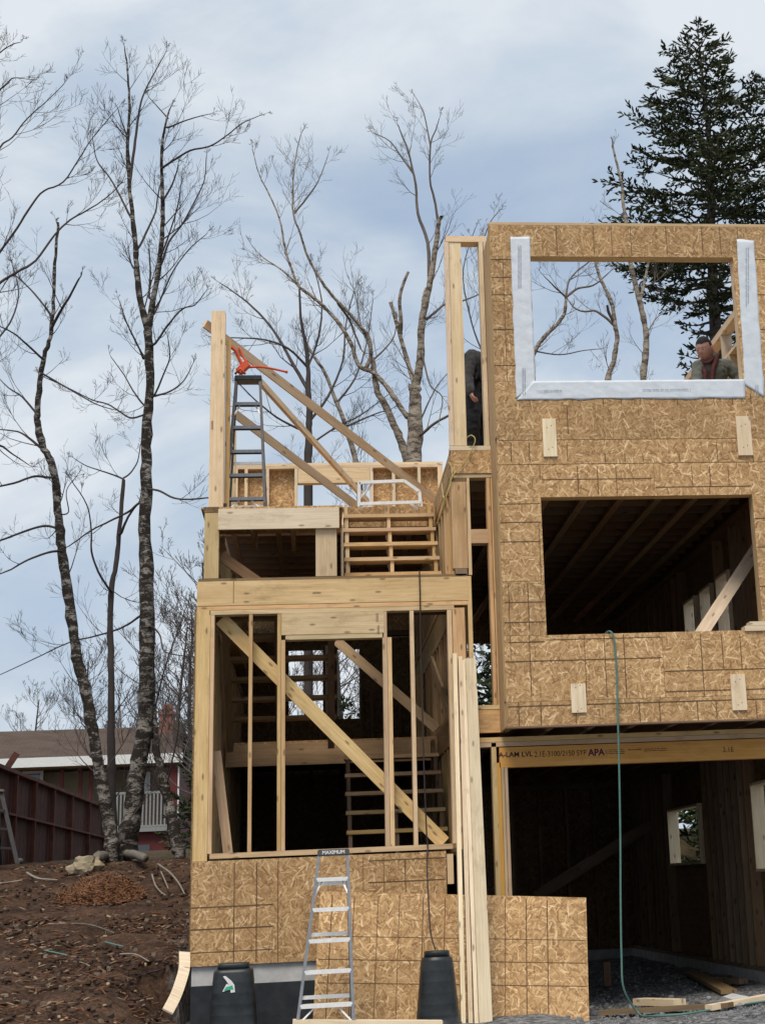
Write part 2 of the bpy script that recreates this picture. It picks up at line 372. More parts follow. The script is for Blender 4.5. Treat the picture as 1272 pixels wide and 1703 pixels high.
def groundmat():
    m, nt, b = newmat('ground_soil_and_gravel', 0.95, 0.15)
    tc = nt.nodes.new('ShaderNodeTexCoord'); ob = tc.outputs['Object']
    n1 = nd(nt, 'ShaderNodeTexNoise', i_Scale=2.2, i_Detail=8.0, i_Roughness=0.72, i_Distortion=0.6); nt.links.new(ob, n1.inputs['Vector'])
    n2 = nd(nt, 'ShaderNodeTexNoise', i_Scale=22.0, i_Detail=6.0, i_Roughness=0.75); nt.links.new(ob, n2.inputs['Vector'])
    s = math_(nt, 'ADD', math_(nt, 'MULTIPLY', n1.outputs[0], 0.5), math_(nt, 'MULTIPLY', n2.outputs[0], 0.5))
    dirt = ramp(nt, s, [(0.38, (0.018, 0.012, 0.008)), (0.50, (0.072, 0.040, 0.025)), (0.60, (0.135, 0.080, 0.052)), (0.72, (0.22, 0.15, 0.10))])
    v = nd(nt, 'ShaderNodeTexVoronoi', i_Scale=26.0); nt.links.new(ob, v.inputs['Vector'])
    sp = nt.nodes.new('ShaderNodeSeparateColor'); nt.links.new(v.outputs['Color'], sp.inputs[0])
    grav = ramp(nt, math_(nt, 'ADD', math_(nt, 'MULTIPLY', sp.outputs[0], 0.6), math_(nt, 'MULTIPLY', n2.outputs[0], 0.4)), [(0.2, (0.07, 0.072, 0.075)), (0.55, (0.20, 0.205, 0.21)), (0.85, (0.42, 0.42, 0.42))])
    sx = nt.nodes.new('ShaderNodeSeparateXYZ'); nt.links.new(ob, sx.inputs[0])
    k = ramp(nt, math_(nt, 'MULTIPLY_ADD', math_(nt, 'ADD', sx.outputs[0], math_(nt, 'MULTIPLY', n1.outputs[0], 0.8)), 0.25, 0.5), [(0.25, 0.0), (0.32, 1.0)])
    yk = ramp(nt, math_(nt, 'MULTIPLY', sx.outputs[1], 0.05), [(0.50, 1.0), (0.58, 0.0)])
    far = ramp(nt, s, [(0.35, (0.03, 0.022, 0.012)), (0.6, (0.10, 0.075, 0.045))])
    base = mixc(nt, yk, far, dirt)
    c = mixc(nt, math_(nt, 'MULTIPLY', k, yk), base, grav)
    nt.links.new(c, b.inputs['Base Color']); bump(nt, b, s, 1.0, 0.06); return m
M['ground'] = groundmat()
gr = obj('ground', bm, M['ground']); tag(gr, kind='structure')

# loose debris over the dirt bank: chips and stones nobody could count
bm = bmesh.new()
rd = random.Random(5)
chipm = [plain('wood_chip', (0.27, 0.19, 0.12), 0.9, var=.4, nscale=3), plain('dark_clod', (0.055, 0.032, 0.021), 0.95), plain('tan_stone', (0.15, 0.11, 0.08), 0.9), plain('rusty_needles', (0.16, 0.07, 0.035), 0.9)]
def chip(bm, x, y, z, L, Wd, T, mi, rr):
    q = Quaternion((0, 0, 1), rr.uniform(0, 6.28)) @ Quaternion((1, 0, 0), rr.uniform(-0.5, 0.5)) @ Quaternion((0, 1, 0), rr.uniform(-0.4, 0.4))
    ax = [q @ e for e in (EX, EY, EZ)]; vs = []
    for sx_, sy_, sz_ in ((-1,-.3,0),(-.4,-1,0),(.7,-.8,0),(1,.2,0),(.3,1,0),(-.7,.7,0)):
        j = rr.uniform(0.75, 1.15)
        vs.append((Vector((x, y, z)) + ax[0]*sx_*L*j + ax[1]*sy_*Wd*j))
    lo = [bm.verts.new(v - ax[2]*T) for v in vs]; hi = [bm.verts.new(v*1 + ax[2]*T*rr.uniform(.6, 1.3)) for v in vs]
    for f in (hi, lo[::-1]): bm.faces.new(f).material_index = mi
    for i in range(6): bm.faces.new((lo[i], lo[(i+1) % 6], hi[(i+1) % 6], hi[i])).material_index = mi
for i in range(9000):
    x = rd.uniform(-7.5, -1.25); y = rd.uniform(-4.0, 9.5)
    if rd.random() < 0.5: y = rd.uniform(-4, 3)
    t = rd.random(); z = H(x, y)+0.02
    if t < 0.17: chip(bm, x, y, z, rd.uniform(.015, .05), rd.uniform(.006, .018), .004, 0, rd)
    elif t < 0.70: chip(bm, x, y, z-.008, rd.uniform(.012, .045), rd.uniform(.010, .032), rd.uniform(.006, .018), 1, rd)
    elif t < 0.75: chip(bm, x, y, z, rd.uniform(.01, .03), rd.uniform(.01, .03), rd.uniform(.008, .02), 2, rd)
    else: chip(bm, x, y, z, rd.uniform(.03, .10), .006, .004, 3, rd)
o = obj('soil_debris', bm, chipm); tag(o, 'wood chips, clods and small stones strewn over the dark soil bank', 'debris', kind='stuff')
bm = bmesh.new()
for i in range(3200):
    x = rd.uniform(2.2, 5.6); y = rd.uniform(-2.2, 6.5)
    if rd.random() < .6: y = rd.uniform(-1.6, 1.0)
    r = rd.uniform(.006, .018) if rd.random() < .97 else rd.uniform(.02, .045)
    chip(bm, x, y, H(x, y)+r*.3, r, r*.8, r*.6, 0 if rd.random() < .75 else 1, rd)
o = obj('gravel_stones', bm, [plain('gravel_stone', (0.20, 0.20, 0.205), 0.9, var=.5, nscale=9), plain('gravel_stone_dark', (0.12, 0.12, 0.125), 0.9)]); tag(o, 'loose grey crushed stone in front of and inside the garage', 'gravel', kind='stuff')

# ================================================================== HOUSE UNDER CONSTRUCTION
LX, TX, MX0, MX1 = -1.15, 1.50, 1.77, 4.79      # left face, tower right face, main block left / right
YM = -0.60                                     # main block overhangs the garage front by this much
YB, YT = 9.5, 7.5                              # back walls
house = empty('house_under_construction', (1.8, 0, 0.25), 'three storey timber framed house under construction, sheathed in strand board with open stud walls', 'house')
SPLIT = {'wall_frame': 'plate', 'side_wall_frame': 'plate', 'partition_frame': 'plate', 'upper_frame': 'plate', 'platform_joists': 'joist', 'rear_wall': 'wall_panel', 'foundation_side': 'foundation_wall', 'sill_blocking': 'offcut', 'window_frame': None}
def part(name, fill, mat, parent=None):
    bm = nb(); fill(bm)
    if SPLIT.get(name) and parent is None:      # every plate is a piece of its own under the first
        me = bpy.data.meshes.new('tmp'); bm.to_mesh(me); bm.free(); uv = me.uv_layers[0].data; first = None
        for k in range(0, len(me.vertices), 8):
            b2 = nb(); ul = b2.loops.layers.uv[0]; vs = [b2.verts.new(me.vertices[k+i].co) for i in range(8)]
            for p in me.polygons[k//8*6:k//8*6+6]:
                f = b2.faces.new([vs[i-k] for i in p.vertices])
                for l, li in zip(f.loops, p.loop_indices): l[ul].uv = uv[li].uv
            o = obj(name if first is None else SPLIT[name], b2, mat, first or house)
            first = first or o
        bpy.data.meshes.remove(me); return first
    return obj(name, bm, mat, parent or house)
def pb(name, px0, py0, px1, py1, Y0, Y1, mat='pine', parent=None):
    bm = nb(); pbox(bm, px0, py0, px1, py1, Y0, Y1); return obj(name, bm, M[mat], parent or house)
def bb(name, x0, x1, y0, y1, z0, z1, mat='pine', parent=None):
    bm = nb(); box(bm, x0, x1, y0, y1, z0, z1); return obj(name, bm, M[mat] if isinstance(mat, str) else mat, parent or house)
def brace(name, a, b, wid, thk, mat='pine', parent=None, nrm=EY):
    bm = nb(); beam(bm, a, b, wid, thk, nrm); return obj(name, bm, M[mat], parent or house)
def panel(x0, x1, z0, z1, y0, y1, lines=(), Yl=None, mat='osb', name='sheathing_panel', parent=None, wobble=0.0):
    """one sheet of strand board, with the thin printed/nail lines of the photograph as strips 2 mm proud"""
    bm = nb(); box(bm, x0, x1, y0, y1, z0, z1)
    for (ax, ay, bx_, by) in lines:
        p = P(ax, ay, y0); q = P(bx_, by, y0)
        if abs(p.x-q.x) < abs(p.z-q.z):
            xm = (p.x+q.x)/2 + random.uniform(-.004, .004); h = 0.0035*random.uniform(.7, 1.4)
            lo, hi = max(min(p.z, q.z), z0+.004), min(max(p.z, q.z), z1-.004)
            if x0+.01 < xm < x1-.01 and hi > lo: box(bm, xm-h, xm+h, y0-.002, y0+.001, lo, hi, 1)
        else:
            zm = (p.z+q.z)/2 + random.uniform(-.003, .003); h = 0.0035*random.uniform(.7, 1.4)
            lo, hi = max(min(p.x, q.x), x0+.004), min(max(p.x, q.x), x1-.004)
            if z0+.01 < zm < z1-.01 and hi > lo: box(bm, lo, hi, y0-.003, y0+.001, zm-h, zm+h, 1)
    return obj(name, bm, [M[mat], M['line']], parent or house)

# ---- foundation
fd = bb('foundation', LX+.01, 1.60, .02, .24, 0.705, 0.875, 'concrete')
bb('waterproof_membrane', LX+.005, 1.60, .012, .25, 0.0, 0.705, 'membrane', fd)
part('foundation_side', lambda bm: (box(bm, LX+.01, LX+.22, .24, YB, 0, .875), box(bm, MX1-.18, MX1+.06, -.02, YB, 0, .47), box(bm, LX+.22, MX1-.18, YB-.22, YB, 0, .47)), M['concrete'])
# ---- entry wall (plane Y=0)
base = panel(P(318, 1500, 0).x, P(742, 1450, 0).x, .875, 1.798, -.012, 0,
    [(390, 1435, 390, 1600), (426, 1435, 426, 1600), (604.6, 1425, 604.6, 1484), (639, 1430, 639, 1484), (674, 1430, 674, 1484),
     (318, 1511, 454, 1503), (318, 1548, 454, 1540), (318, 1585, 454, 1578), (612, 1433, 740, 1425), (612, 1469, 740, 1462), (461.6, 1432, 461.6, 1600)])
ew = part('wall_frame', lambda bm: (pbox(bm, 349, 1411.5, 753, 1420, -.001, .14), pbox(bm, 328, 1003.5, 778, 1010.5, 0, .14), pbox(bm, 349, 1011, 755, 1018, 0, .14)), M['pine'])
bb('corner_post', LX, P(347.5, 1215, 0).x, 0, .14, 1.80, P(550, 1010.5, 0).z, 'pine', ew)
for a, b_, t, bt in ((348, 354.5, 1018, 1411), (413, 419, 1018, 1411), (461, 467.2, 1018, 1411), (467.8, 474, 1062, 1411), (638.5, 646, 1012, 1411), (646.6, 653.5, 1060, 1411), (685, 691.5, 1018, 1411), (748.5, 756, 1018, 1411)):
    # studs are plumb in the world: use the mid-height x for both ends
    zlo, zhi = P(550, 1411.5, 0).z+.0005, P(550, 1018.5, 0).z-.0005 if t < 1030 else P(556, 1062, 0).z-.0005
    bb('stud', P(a, 1215, 0).x, P(b_, 1215, 0).x, 0, .14, zlo, zhi, 'pine', ew)
pb('corner_post', 757, 1010.5, 778, 1412, 0.001, .14, 'pine', ew)
pb('trimmer', 743.5, 1420, 754, 1470, -.004, .10, 'pine', ew)
hd = part('header', lambda bm: (pbox(bm, 468.2, 1018.2, 638, 1054, -.004, .14)), M['pine'], ew)
pb('header_plate', 475, 1054.2, 638, 1062, 0, .14, 'pine', ew)
a, b_ = P(368, 1030, .16), P(738, 1402, .16)
brace('diagonal_brace', a, b_, .135, .036, 'pine', ew)
a, b_ = PXp(360, 1250, LX+.16), PXp(378, 1421, LX+.16)
brace('wall_brace', P(360, 1250, .45), P(380, 1423, .30), .09, .04, 'pine', ew)
brace('inner_brace', P(560, 1066, 2.5), P(727, 1213, 2.2), .105, .038, 'pine', ew)
# floor beam over the entry
fb = pb('floor_beam', 328, 963, 778, 1003, -.004, .14, 'pine')
pb('beam_splice', 388, 964, 389.3, 1002.5, -.0065, 0, 'brownwood', fb)
pb('beam_lip', 330, 958.5, 776, 962.6, .0, .14, 'brownwood', fb)
# ---- upper landing box front
ub = pb('platform_header', 363, 845, 564, 879, -.045, -.006, 'pale')
uf = pb('platform_post', 340, 852.5, 364, 962, 0, .14, 'pine')
pb('platform_post', 525, 877, 560, 958, 0, .14, 'pine')
pb('platform_edge', 339, 843, 365, 852, -.004, .14, 'osbdark')
plat = bb('platform_deck', LX+.03, .27, -.003, 1.25, 5.145, 5.165, 'osb')
part('platform_joists', lambda bm: [box(bm, x, x+.038, .145, 1.25, 4.95, 5.143) for x in frange(LX+.1, .25, .4)], M['brownwood'], plat)
brace('platform_brace', P(368, 925, .20), P(432, 970, .20), .10, .036, 'brownwood')
# ---- tall corner post and the studs of the left wall behind it
pb('tall_post', 349.5, 517, 373, 843, 0, .13, 'pale')
bb('tall_post', P(378, 700, .14).x-.02, P(383, 700, .14).x, .131, .17, 5.17, 6.95, 'pine')
bb('tall_stud', P(388, 760, .9).x-.06, P(388, 760, .9).x+.03, .9, .94, 5.17, 6.25, 'pale')
brace('roof_brace', P(341, 538, .16), P(724, 832, 2.6), .088, .038, 'pale')
brace('roof_brace', P(432, 634, 1.6), P(612, 835, 4.2), .085, .038, 'pine', nrm=EX)
brace('roof_brace', P(388, 686, .95), P(594, 842, 2.4), .085, .038, 'pale')
# ---- rear upper wall
zt = 7.47
rw = part('wall_frame', lambda bm: (box(bm, LX, 1.86, YT, YT+.14, zt-.04, zt), box(bm, LX, 1.86, YT, YT+.14, zt-.08, zt-.041), box(bm, LX, 1.5, YT, YT+.14, 5.70, 5.74)), M['pale'])
for px in (393, 409.5, 445, 492.5, 618, 654.5, 697):
    x = P(px, 800, YT).x; bb('stud', x-.022, x+.022, YT, YT+.14, 5.74, zt-.081, 'pale', rw)
x0, x1 = P(728, 800, YT).x, 1.86
bb('corner_post', x0, x1, YT-.003, YT+.14, 5.74, zt-.081, 'pale', rw)
bb('header', P(495.5, 800, YT).x, P(615, 800, YT).x, YT, YT+.14, 7.17, zt-.082, 'pale', rw)
bb('window_sill', P(495.5, 800, YT).x, P(615, 800, YT).x, YT, YT+.14, 6.62, 6.66, 'pale', rw)
xa, xb = P(495, 800, YT).x, P(616, 800, YT).x
panel(LX, xa, 4.92, zt, YT+.141, YT+.153, mat='osb', name='rear_sheathing', parent=rw)
panel(xa, xb, 4.92, 6.65, YT+.141, YT+.153, mat='osb', name='rear_sheathing', parent=rw)
panel(xa, xb, 7.18, zt, YT+.141, YT+.153, mat='osb', name='rear_sheathing', parent=rw)
panel(xb, 1.86, 4.92, zt, YT+.141, YT+.153, mat='osb', name='rear_sheathing', parent=rw)
# rear lower wall of the tower with two window openings
lw = part('wall_frame', lambda bm: (box(bm, LX, 1.86, YT, YT+.138, 4.93, 5.0)), M['brownwood'])
wz0, wz1 = 3.79, 4.76
wa, wb, wc, wd_ = P(480, 1130, YT).x, P(537, 1130, YT).x, P(561, 1130, YT).x, P(598, 1130, YT).x
for (x0, x1, z0, z1) in ((LX, wa, .4, 4.92), (wa, wb, .4, wz0), (wa, wb, wz1, 4.92), (wb, wc, .4, 4.92), (wc, wd_, .4, wz0), (wc, wd_, wz1, 4.92), (wd_, 1.86, .4, 4.92)):
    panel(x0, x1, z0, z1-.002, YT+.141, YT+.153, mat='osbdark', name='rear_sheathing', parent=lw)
bb('jamb_board', P(541, 1130, YT-.01).x, P(556, 1130, YT-.01).x, YT-.05, YT-.01, 3.6, 4.8, 'pale', lw)
for px in (600, 618, 640, 664, 690): 
    x = P(px, 1130, YT).x; bb('stud', x-.02, x+.02, YT, YT+.138, 3.14, 4.19, 'brownwood', lw)
# left side wall: studs inside, sheathing outside
sw = part('side_wall_frame', lambda bm: (box(bm, LX+.001, LX+.14, .142, YT-.01, 1.80, 1.838), box(bm, LX+.001, LX+.14, .142, YT-.01, 4.10, 4.18), box(bm, LX+.085, LX+.2, .142, YT-.01, 4.40, 4.44), box(bm, LX+.085, LX+.2, 1.26, YT-.01, 5.05, 5.13)), M['pine'])
for k in range(17):
    y = .36+k*.42
    bb('stud', LX+.002, LX+.139, y, y+.038, 1.839, 4.099, 'pine', sw)
    if y > 1.3: bb('stud', LX+.086, LX+.199, y, y+.038, 4.441, 5.049, 'pine', sw)
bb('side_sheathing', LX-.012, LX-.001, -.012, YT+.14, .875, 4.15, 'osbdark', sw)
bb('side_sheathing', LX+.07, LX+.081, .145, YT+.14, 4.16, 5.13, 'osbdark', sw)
# right side wall of the stair tower (open studs towards the main block)
rs = part('partition_frame', lambda bm: (box(bm, 1.362, 1.50, .142, YT-.01, 1.80, 1.84), box(bm, 1.362, 1.50, .142, YT-.01, 3.14, 3.18), box(bm, 1.362, 1.50, .142, YT-.01, 4.09, 4.17), box(bm, 1.362, 1.50, .142, YT-.01, 4.43, 4.47), box(bm, 1.362, 1.50, .142, YT-.01, 5.40, 5.475)), M['pine'])
bb('side_rim', 1.355, 1.375, .142, YT-.01, 2.86, 3.139, 'osb', rs)
bb('side_rim', 1.355, 1.375, .142, YT-.01, 5.477, 5.72, 'osb', rs)
bb('side_rim', 1.376, 1.47, .142, YT-.01, 4.18, 4.42, 'pine', rs)
for k in range(17):
    y = .30+k*.41
    for z0, z1 in ((1.841, 2.859), (3.181, 4.089), (4.471, 5.399)):
        bb('stud', 1.363, 1.499, y, y+.038, z0, z1, 'pine', rs)
brace('wall_brace', (1.34, 3.2, 4.0), (1.34, .7, 3.15), .12, .03, 'pine', rs, EX)
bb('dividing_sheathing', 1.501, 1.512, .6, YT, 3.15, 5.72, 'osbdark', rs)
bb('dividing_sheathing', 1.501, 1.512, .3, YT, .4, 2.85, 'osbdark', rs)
bb('stacked_post', 1.25, 1.355, 5.1, 5.2, 3.1, 4.09, 'pine', rs)
# ---- floors
lf = bb('landing_deck', LX+.15, 1.354, 2.82, YT-.01, 3.085, 3.105, 'osb')
bb('landing_rim', LX+.15, 1.354, 2.80, 2.838, 2.84, 3.083, 'pine', lf)
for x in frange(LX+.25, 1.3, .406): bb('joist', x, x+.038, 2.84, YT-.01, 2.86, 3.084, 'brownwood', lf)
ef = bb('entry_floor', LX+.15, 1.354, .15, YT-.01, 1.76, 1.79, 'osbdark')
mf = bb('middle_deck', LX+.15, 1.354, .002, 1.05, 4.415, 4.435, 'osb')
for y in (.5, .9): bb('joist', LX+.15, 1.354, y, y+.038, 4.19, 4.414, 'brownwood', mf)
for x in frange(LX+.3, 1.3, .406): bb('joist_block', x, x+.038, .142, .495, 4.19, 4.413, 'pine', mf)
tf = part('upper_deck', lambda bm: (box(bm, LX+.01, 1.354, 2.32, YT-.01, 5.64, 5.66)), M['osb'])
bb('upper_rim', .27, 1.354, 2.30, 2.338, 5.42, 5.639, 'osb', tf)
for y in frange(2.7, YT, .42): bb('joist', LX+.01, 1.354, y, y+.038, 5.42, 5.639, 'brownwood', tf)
for x in frange(LX+.2, 1.3, .5): bb('strapping', x, x+.06, 2.35, YT-.01, 5.40, 5.419, 'brownwood', tf)
# ---- stairs: stringers with treads on top
def flight(x0, x1, ys_, z0, n, rise, run, dirn, mat='pine', tread='pine', first=1, drop=0.0):
    def f(bm, xs_=None):
        for x in (xs_ or (x0+.02,)):
            for k in range(n):
                ya = ys_ + dirn*run*k; yb_ = ya + dirn*run
                z = z0 + rise*k
                box(bm, x, x+.038, min(ya, yb_), max(ya, yb_), z-.19+.0005*k, z+rise-.022)
    st = part('stair', f, M[mat])
    for x in ((x0+x1)/2-.019, x1-.058):
        bm = nb(); f(bm, (x,)); obj('stringer', bm, M[mat], st)
    for k in range(n-drop if drop else n):
        ya = ys_ + dirn*run*k - dirn*.02; yb_ = ya + dirn*(run+.02)
        bb('tread', x0, x1, min(ya, yb_), max(ya, yb_), z0+rise*(k+1)-.021, z0+rise*(k+1)+.017, tread, st)
    return st
flight(.30, 1.33, 1.30, 1.84, 6, .205, .25, 1, 'brownwood', 'pine', drop=1)
flight(.30, 1.31, .98, 4.435, 6, .204, .22, 1, 'pine', 'pine', drop=1)
bb('stair_edge_board', .262, .288, .95, 1.0, 4.45, 5.3, 'pale')
# the flight that turns back above the landing: built as ladder-like open treads between three stringers
def back(bm, xs_=(-.96,)):
    for x in xs_:
        obox(bm, Vector((x+.02, 1.95, 3.66)), (Vector((0, -.74, .672)).normalized(), EX, Vector((0, .672, .74)).normalized()), (.93, .035, .06))
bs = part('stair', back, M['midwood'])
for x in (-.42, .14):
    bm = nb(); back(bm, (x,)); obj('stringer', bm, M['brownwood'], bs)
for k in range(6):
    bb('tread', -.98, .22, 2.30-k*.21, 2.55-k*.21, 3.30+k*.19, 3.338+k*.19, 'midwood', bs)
# ---- recess between the tower and the overhanging block
rc = part('wall_frame', lambda bm: (pbox(bm, 752, 787.5, 826, 794, 0, .14), pbox(bm, 793, 1172.5, 832, 1179.5, -.004, .14), pbox(bm, 780, 1219, 1300, 1226.5, 0, .14), pbox(bm, 780, 1227, 1300, 1234.5, 0.001, .14)), M['pine'])
pb('corner_post', 751.5, 801, 776, 945, 0, .14, 'pine', rc)
pb('post_block', 754, 794.4, 776, 800.6, 0, .14, 'brownwood', rc)
pb('post_block', 757, 945.4, 777, 957, 0, .14, 'brownwood', rc)
pb('stud', 777, 794.5, 782.5, 956, 0.001, .14, 'pine', rc)
pb('stud', 779.5, 958, 786.5, 1179, 0.0015, .14, 'pine', rc)
pb('cross_block', 783, 880, 817, 903, .002, .14, 'pine', rc)
pb('stud', 814.5, 794.5, 820.5, 1172, 0.0, .14, 'pine', rc)
pb('stud', 821.5, 794.5, 828, 1172, 0.001, .14, 'pine', rc)
pb('rim_board', 780, 1180, 836, 1218.5, 0, .10, 'pine', rc)
pb('rim_sheathing', 750, 749, 823.5, 786.8, -.012, .14, 'osb', rc)
# slim upper frame left of the top storey
uw = part('upper_frame', lambda bm: (pbox(bm, 741, 392.5, 808, 402, -.0, .16), pbox(bm, 748, 741.5, 823, 748.5, -.013, .16)), M['pale'])
pb('stud', 742.5, 402.5, 750.5, 741, -.001, .03, 'pale', uw)
pb('wide_post', 751, 402.5, 771, 741, .01, .14, 'pale', uw)
pb('stud', 801, 402.5, 808, 741, 0, .14, 'pale', uw)
pb('stud', 809, 402.5, 816, 741, 0.001, .14, 'pale', uw)
# ---- main block sheathing (plane Y = -0.60)
zs = {k: P(1050, v, YM).z for k, v in {'top': 372, 'j1': 731, 'j2': 771, 'bot': 1205}.items()}
WX0, WX1 = P(903.5, 940, YM).x, P(1259, 940, YM).x
W3B, W3T = P(1050, 634, YM).z, P(1050, 428, YM).z
W2B, W2T = P(1085, 1052, YM).z, P(1085, 825, YM).z
y0, y1 = YM-.011, YM
J1, J2, TOP, BOT = zs['j1'], zs['j2'], zs['top'], zs['bot']
L3h = [(925,376,925,424),(987,376,987,424),(1017,376,1017,424),(1048,376,1048,424),(1107,376,1107,424),(1167,376,1167,424),(1197,376,1197,424),(1227,376,1227,424)]
panel(MX0, MX1, W3T+.001, TOP-.03, y0, y1, L3h)
panel(MX0, WX0, W3B+.001, W3T-.001, y0, y1, [(837,425,841,640),(815,431,870,431),(815,461,870,461),(815,490,870,490),(815,548,870,548),(820,608,870,608)])
panel(WX1, MX1, W3B+.001, W3T-.001, y0, y1, [(1245,431,1272,431),(1245,490,1272,490),(1245,548,1272,548)])
panel(MX0, MX1, J1+.003, W3B-.001, y0, y1, [(x, 655, x, 673) for x in (880, 1002, 1032, 1065, 1126, 1186, 1217, 1247)] + [(943, 676, 943, 722), (830,636,862,636)])
panel(MX0, MX1, J2+.003, J1-.003, y0, y1, [(x, 736, x, 768) for x in (849, 880, 943, 1192)] + [(x, 754, x, 768) for x in (1006, 1039, 1069, 1130, 1252)])
panel(MX0, P(1087, 800, YM).x-.0015, W2T+.001, J2-.003, y0, y1, [(961,775,961,822),(993,775,993,822),(1024,775,1024,822),(900,797,1084,796),(897,775,897,797)])
panel(P(1087, 800, YM).x+.0015, MX1, W2T+.001, J2-.003, y0, y1, [(1150,775,1150,808),(1180,775,1180,808),(1211,775,1211,808),(1090,811,1248,808),(1110,811,1110,822),(1180,811,1180,822)])
panel(MX0, WX0, P(860, 967, YM).z, W2T-.001, y0, y1, [(831,838,898,838),(831,869,898,869),(831,901,898,901),(897,870,897,967)])
panel(MX0, WX0, W2B+.001, P(860, 967, YM).z-.003, y0, y1, [(846,970,847,1050),(878,970,879,1050),(838,1001,905,1001),(838,1035,905,1035)])
panel(WX1, MX1, W2B+.001, W2T-.001, y0, y1, [(1250,862,1272,862),(1252,910,1272,910),(1262,975,1272,975)])
zj = P(1050, 1162, YM).z; xj = P(1102, 1100, YM).x
panel(MX0, xj-.0015, zj+.0015, W2B-.001, y0, y1, [(848,1055,850,1098),(880,1055,882,1160),(908,1064,1100,1060),(845,1069,905,1067),(840,1101,1100,1094),(973,1055,974,1160),(1005.6,1055,1006,1160),(1038,1055,1039,1160)])
panel(xj+.0015, MX1, zj+.0015, W2B-.001, y0, y1, [(1167,1055,1168,1160),(1200,1055,1201,1112),(1231,1055,1232,1112),(1105,1115,1272,1113),(1105,1149,1272,1146)])
panel(MX0, MX1, BOT, zj-.0015, y0, y1, [(863,1165,863,1207),(899,1165,899,1207),(957,1165,957,1203),(1063,1165,1063,1203),(1097,1165,1097,1203),(1160,1165,1160,1203),(1191,1165,1191,1203),(1257,1165,1257,1203),(845,1170,1272,1167)])
# framing behind the sheathing
mfr = part('wall_frame', lambda bm: (box(bm, MX0-.002, MX1+.01, YM-.012, YM+.13, TOP-.029, TOP), box(bm, MX0, MX1, YM+.001, YM+.14, TOP-.075, TOP-.031),
      box(bm, MX0, MX1, YM+.001, YM+.14, 5.71, 5.75), box(bm, MX0, MX1, YM+.001, YM+.14, 5.30, 5.38), box(bm, MX0, MX1, YM+.001, YM+.14, 3.13, 3.17)), M['pine'])
for zt_, zb_ in ((W3T, W3B), (W2T, W2B)):
    bb('window_header', WX0-.08, WX1+.08, YM+.001, YM+.141, zt_+.001, zt_+.15, 'pine', mfr)
    bb('window_sill', WX0-.08, WX1+.08, YM+.001, YM+.141, zb_-.04, zb_-.001, 'pine', mfr)
for x in (MX0+.001, MX0+.06, WX0-.040, WX0-.080, WX1+.001, WX1+.041, MX1-.05):
    bb('stud', x, x+.038, YM+.002, YM+.14, 5.751, TOP-.076, 'pine', mfr)
    bb('stud', x, x+.038, YM+.002, YM+.14, 3.171, 5.299, 'pine', mfr)
for k in range(1, 6):
    x = WX0 + k*(WX1-WX0)/6
    bb('stud', x, x+.038, YM+.002, YM+.14, 5.751, W3B-.041, 'pine', mfr); bb('stud', x, x+.038, YM+.002, YM+.14, 3.171, W2B-.041, 'pine', mfr)
# return of the overhang (left side)
part('overhang_side', lambda bm: (box(bm, MX0, MX0+.02, YM+.142, .15, BOT+.02, 5.757), box(bm, MX0, MX0+.02, YM+.142, .15, 5.76, TOP-.08)), M['pine'])
# floor of the second storey, with the joist ends under the overhang
f2 = part('floor_deck', lambda bm: (box(bm, 1.515, MX1, .15, YB, 3.10, 3.125), box(bm, MX0+.021, MX1, YM+.002, .149, 3.10, 3.125)), M['osb'])
bb('floor_rim', MX0, MX1, YM+.001, YM+.04, 2.885, 3.098, 'pine', f2)
for k in range(8):
    x = 1.80+k*.405
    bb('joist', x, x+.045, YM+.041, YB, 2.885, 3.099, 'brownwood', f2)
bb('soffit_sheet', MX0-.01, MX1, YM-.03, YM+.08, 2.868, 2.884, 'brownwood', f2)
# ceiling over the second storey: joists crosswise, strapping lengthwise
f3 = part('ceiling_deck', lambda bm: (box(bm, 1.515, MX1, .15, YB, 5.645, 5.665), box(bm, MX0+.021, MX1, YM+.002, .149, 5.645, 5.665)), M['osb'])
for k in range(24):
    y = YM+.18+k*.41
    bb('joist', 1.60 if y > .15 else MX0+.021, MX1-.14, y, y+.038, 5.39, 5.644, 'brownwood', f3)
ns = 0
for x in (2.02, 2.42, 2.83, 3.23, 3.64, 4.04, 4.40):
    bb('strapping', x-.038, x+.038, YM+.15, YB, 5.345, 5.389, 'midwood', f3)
# right hand wall, with window openings on both lower storeys
RX = 4.65
def wall_openings(x0, x1, zlo, zhi, ya, yb_, ops, name, mat, parent):
    ops = sorted(ops); y = ya
    for (a, b_, z0, z1) in ops:
        bb(name, x0, x1, y, a, zlo, zhi, mat, parent)
        bb(name, x0, x1, a, b_, zlo, z0, mat, parent); bb(name, x0, x1, a, b_, z1, zhi, mat, parent); y = b_
    bb(name, x0, x1, y, yb_, zlo, zhi, mat, parent)
rwf = part('side_wall_frame', lambda bm: (box(bm, RX, MX1-.015, YM+.142, YB, .471, .51), box(bm, RX, MX1-.015, .1, YB, 2.80, 2.88), box(bm, RX, MX1-.015, YM+.142, YB, 3.126, 3.166), box(bm, RX, MX1-.015, YM+.142, YB, 5.26, 5.34), box(bm, RX, MX1-.015, YM+.142, 6.0, 5.751, 5.79)), M['brownwood'])
gops = [(0.80, 1.72, 1.48, 2.40), (4.40, 6.28, 1.60, 2.32)]
wops = [(2.02, 2.62, 3.5, 4.80), (2.90, 3.50, 3.5, 4.80), (3.80, 4.42, 3.5, 4.80)]
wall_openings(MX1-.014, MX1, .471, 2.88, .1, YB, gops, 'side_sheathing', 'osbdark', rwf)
wall_openings(MX1-.014, MX1, 3.1, 5.66, YM+.02, YB, wops, 'side_sheathing', 'osbdark', rwf)
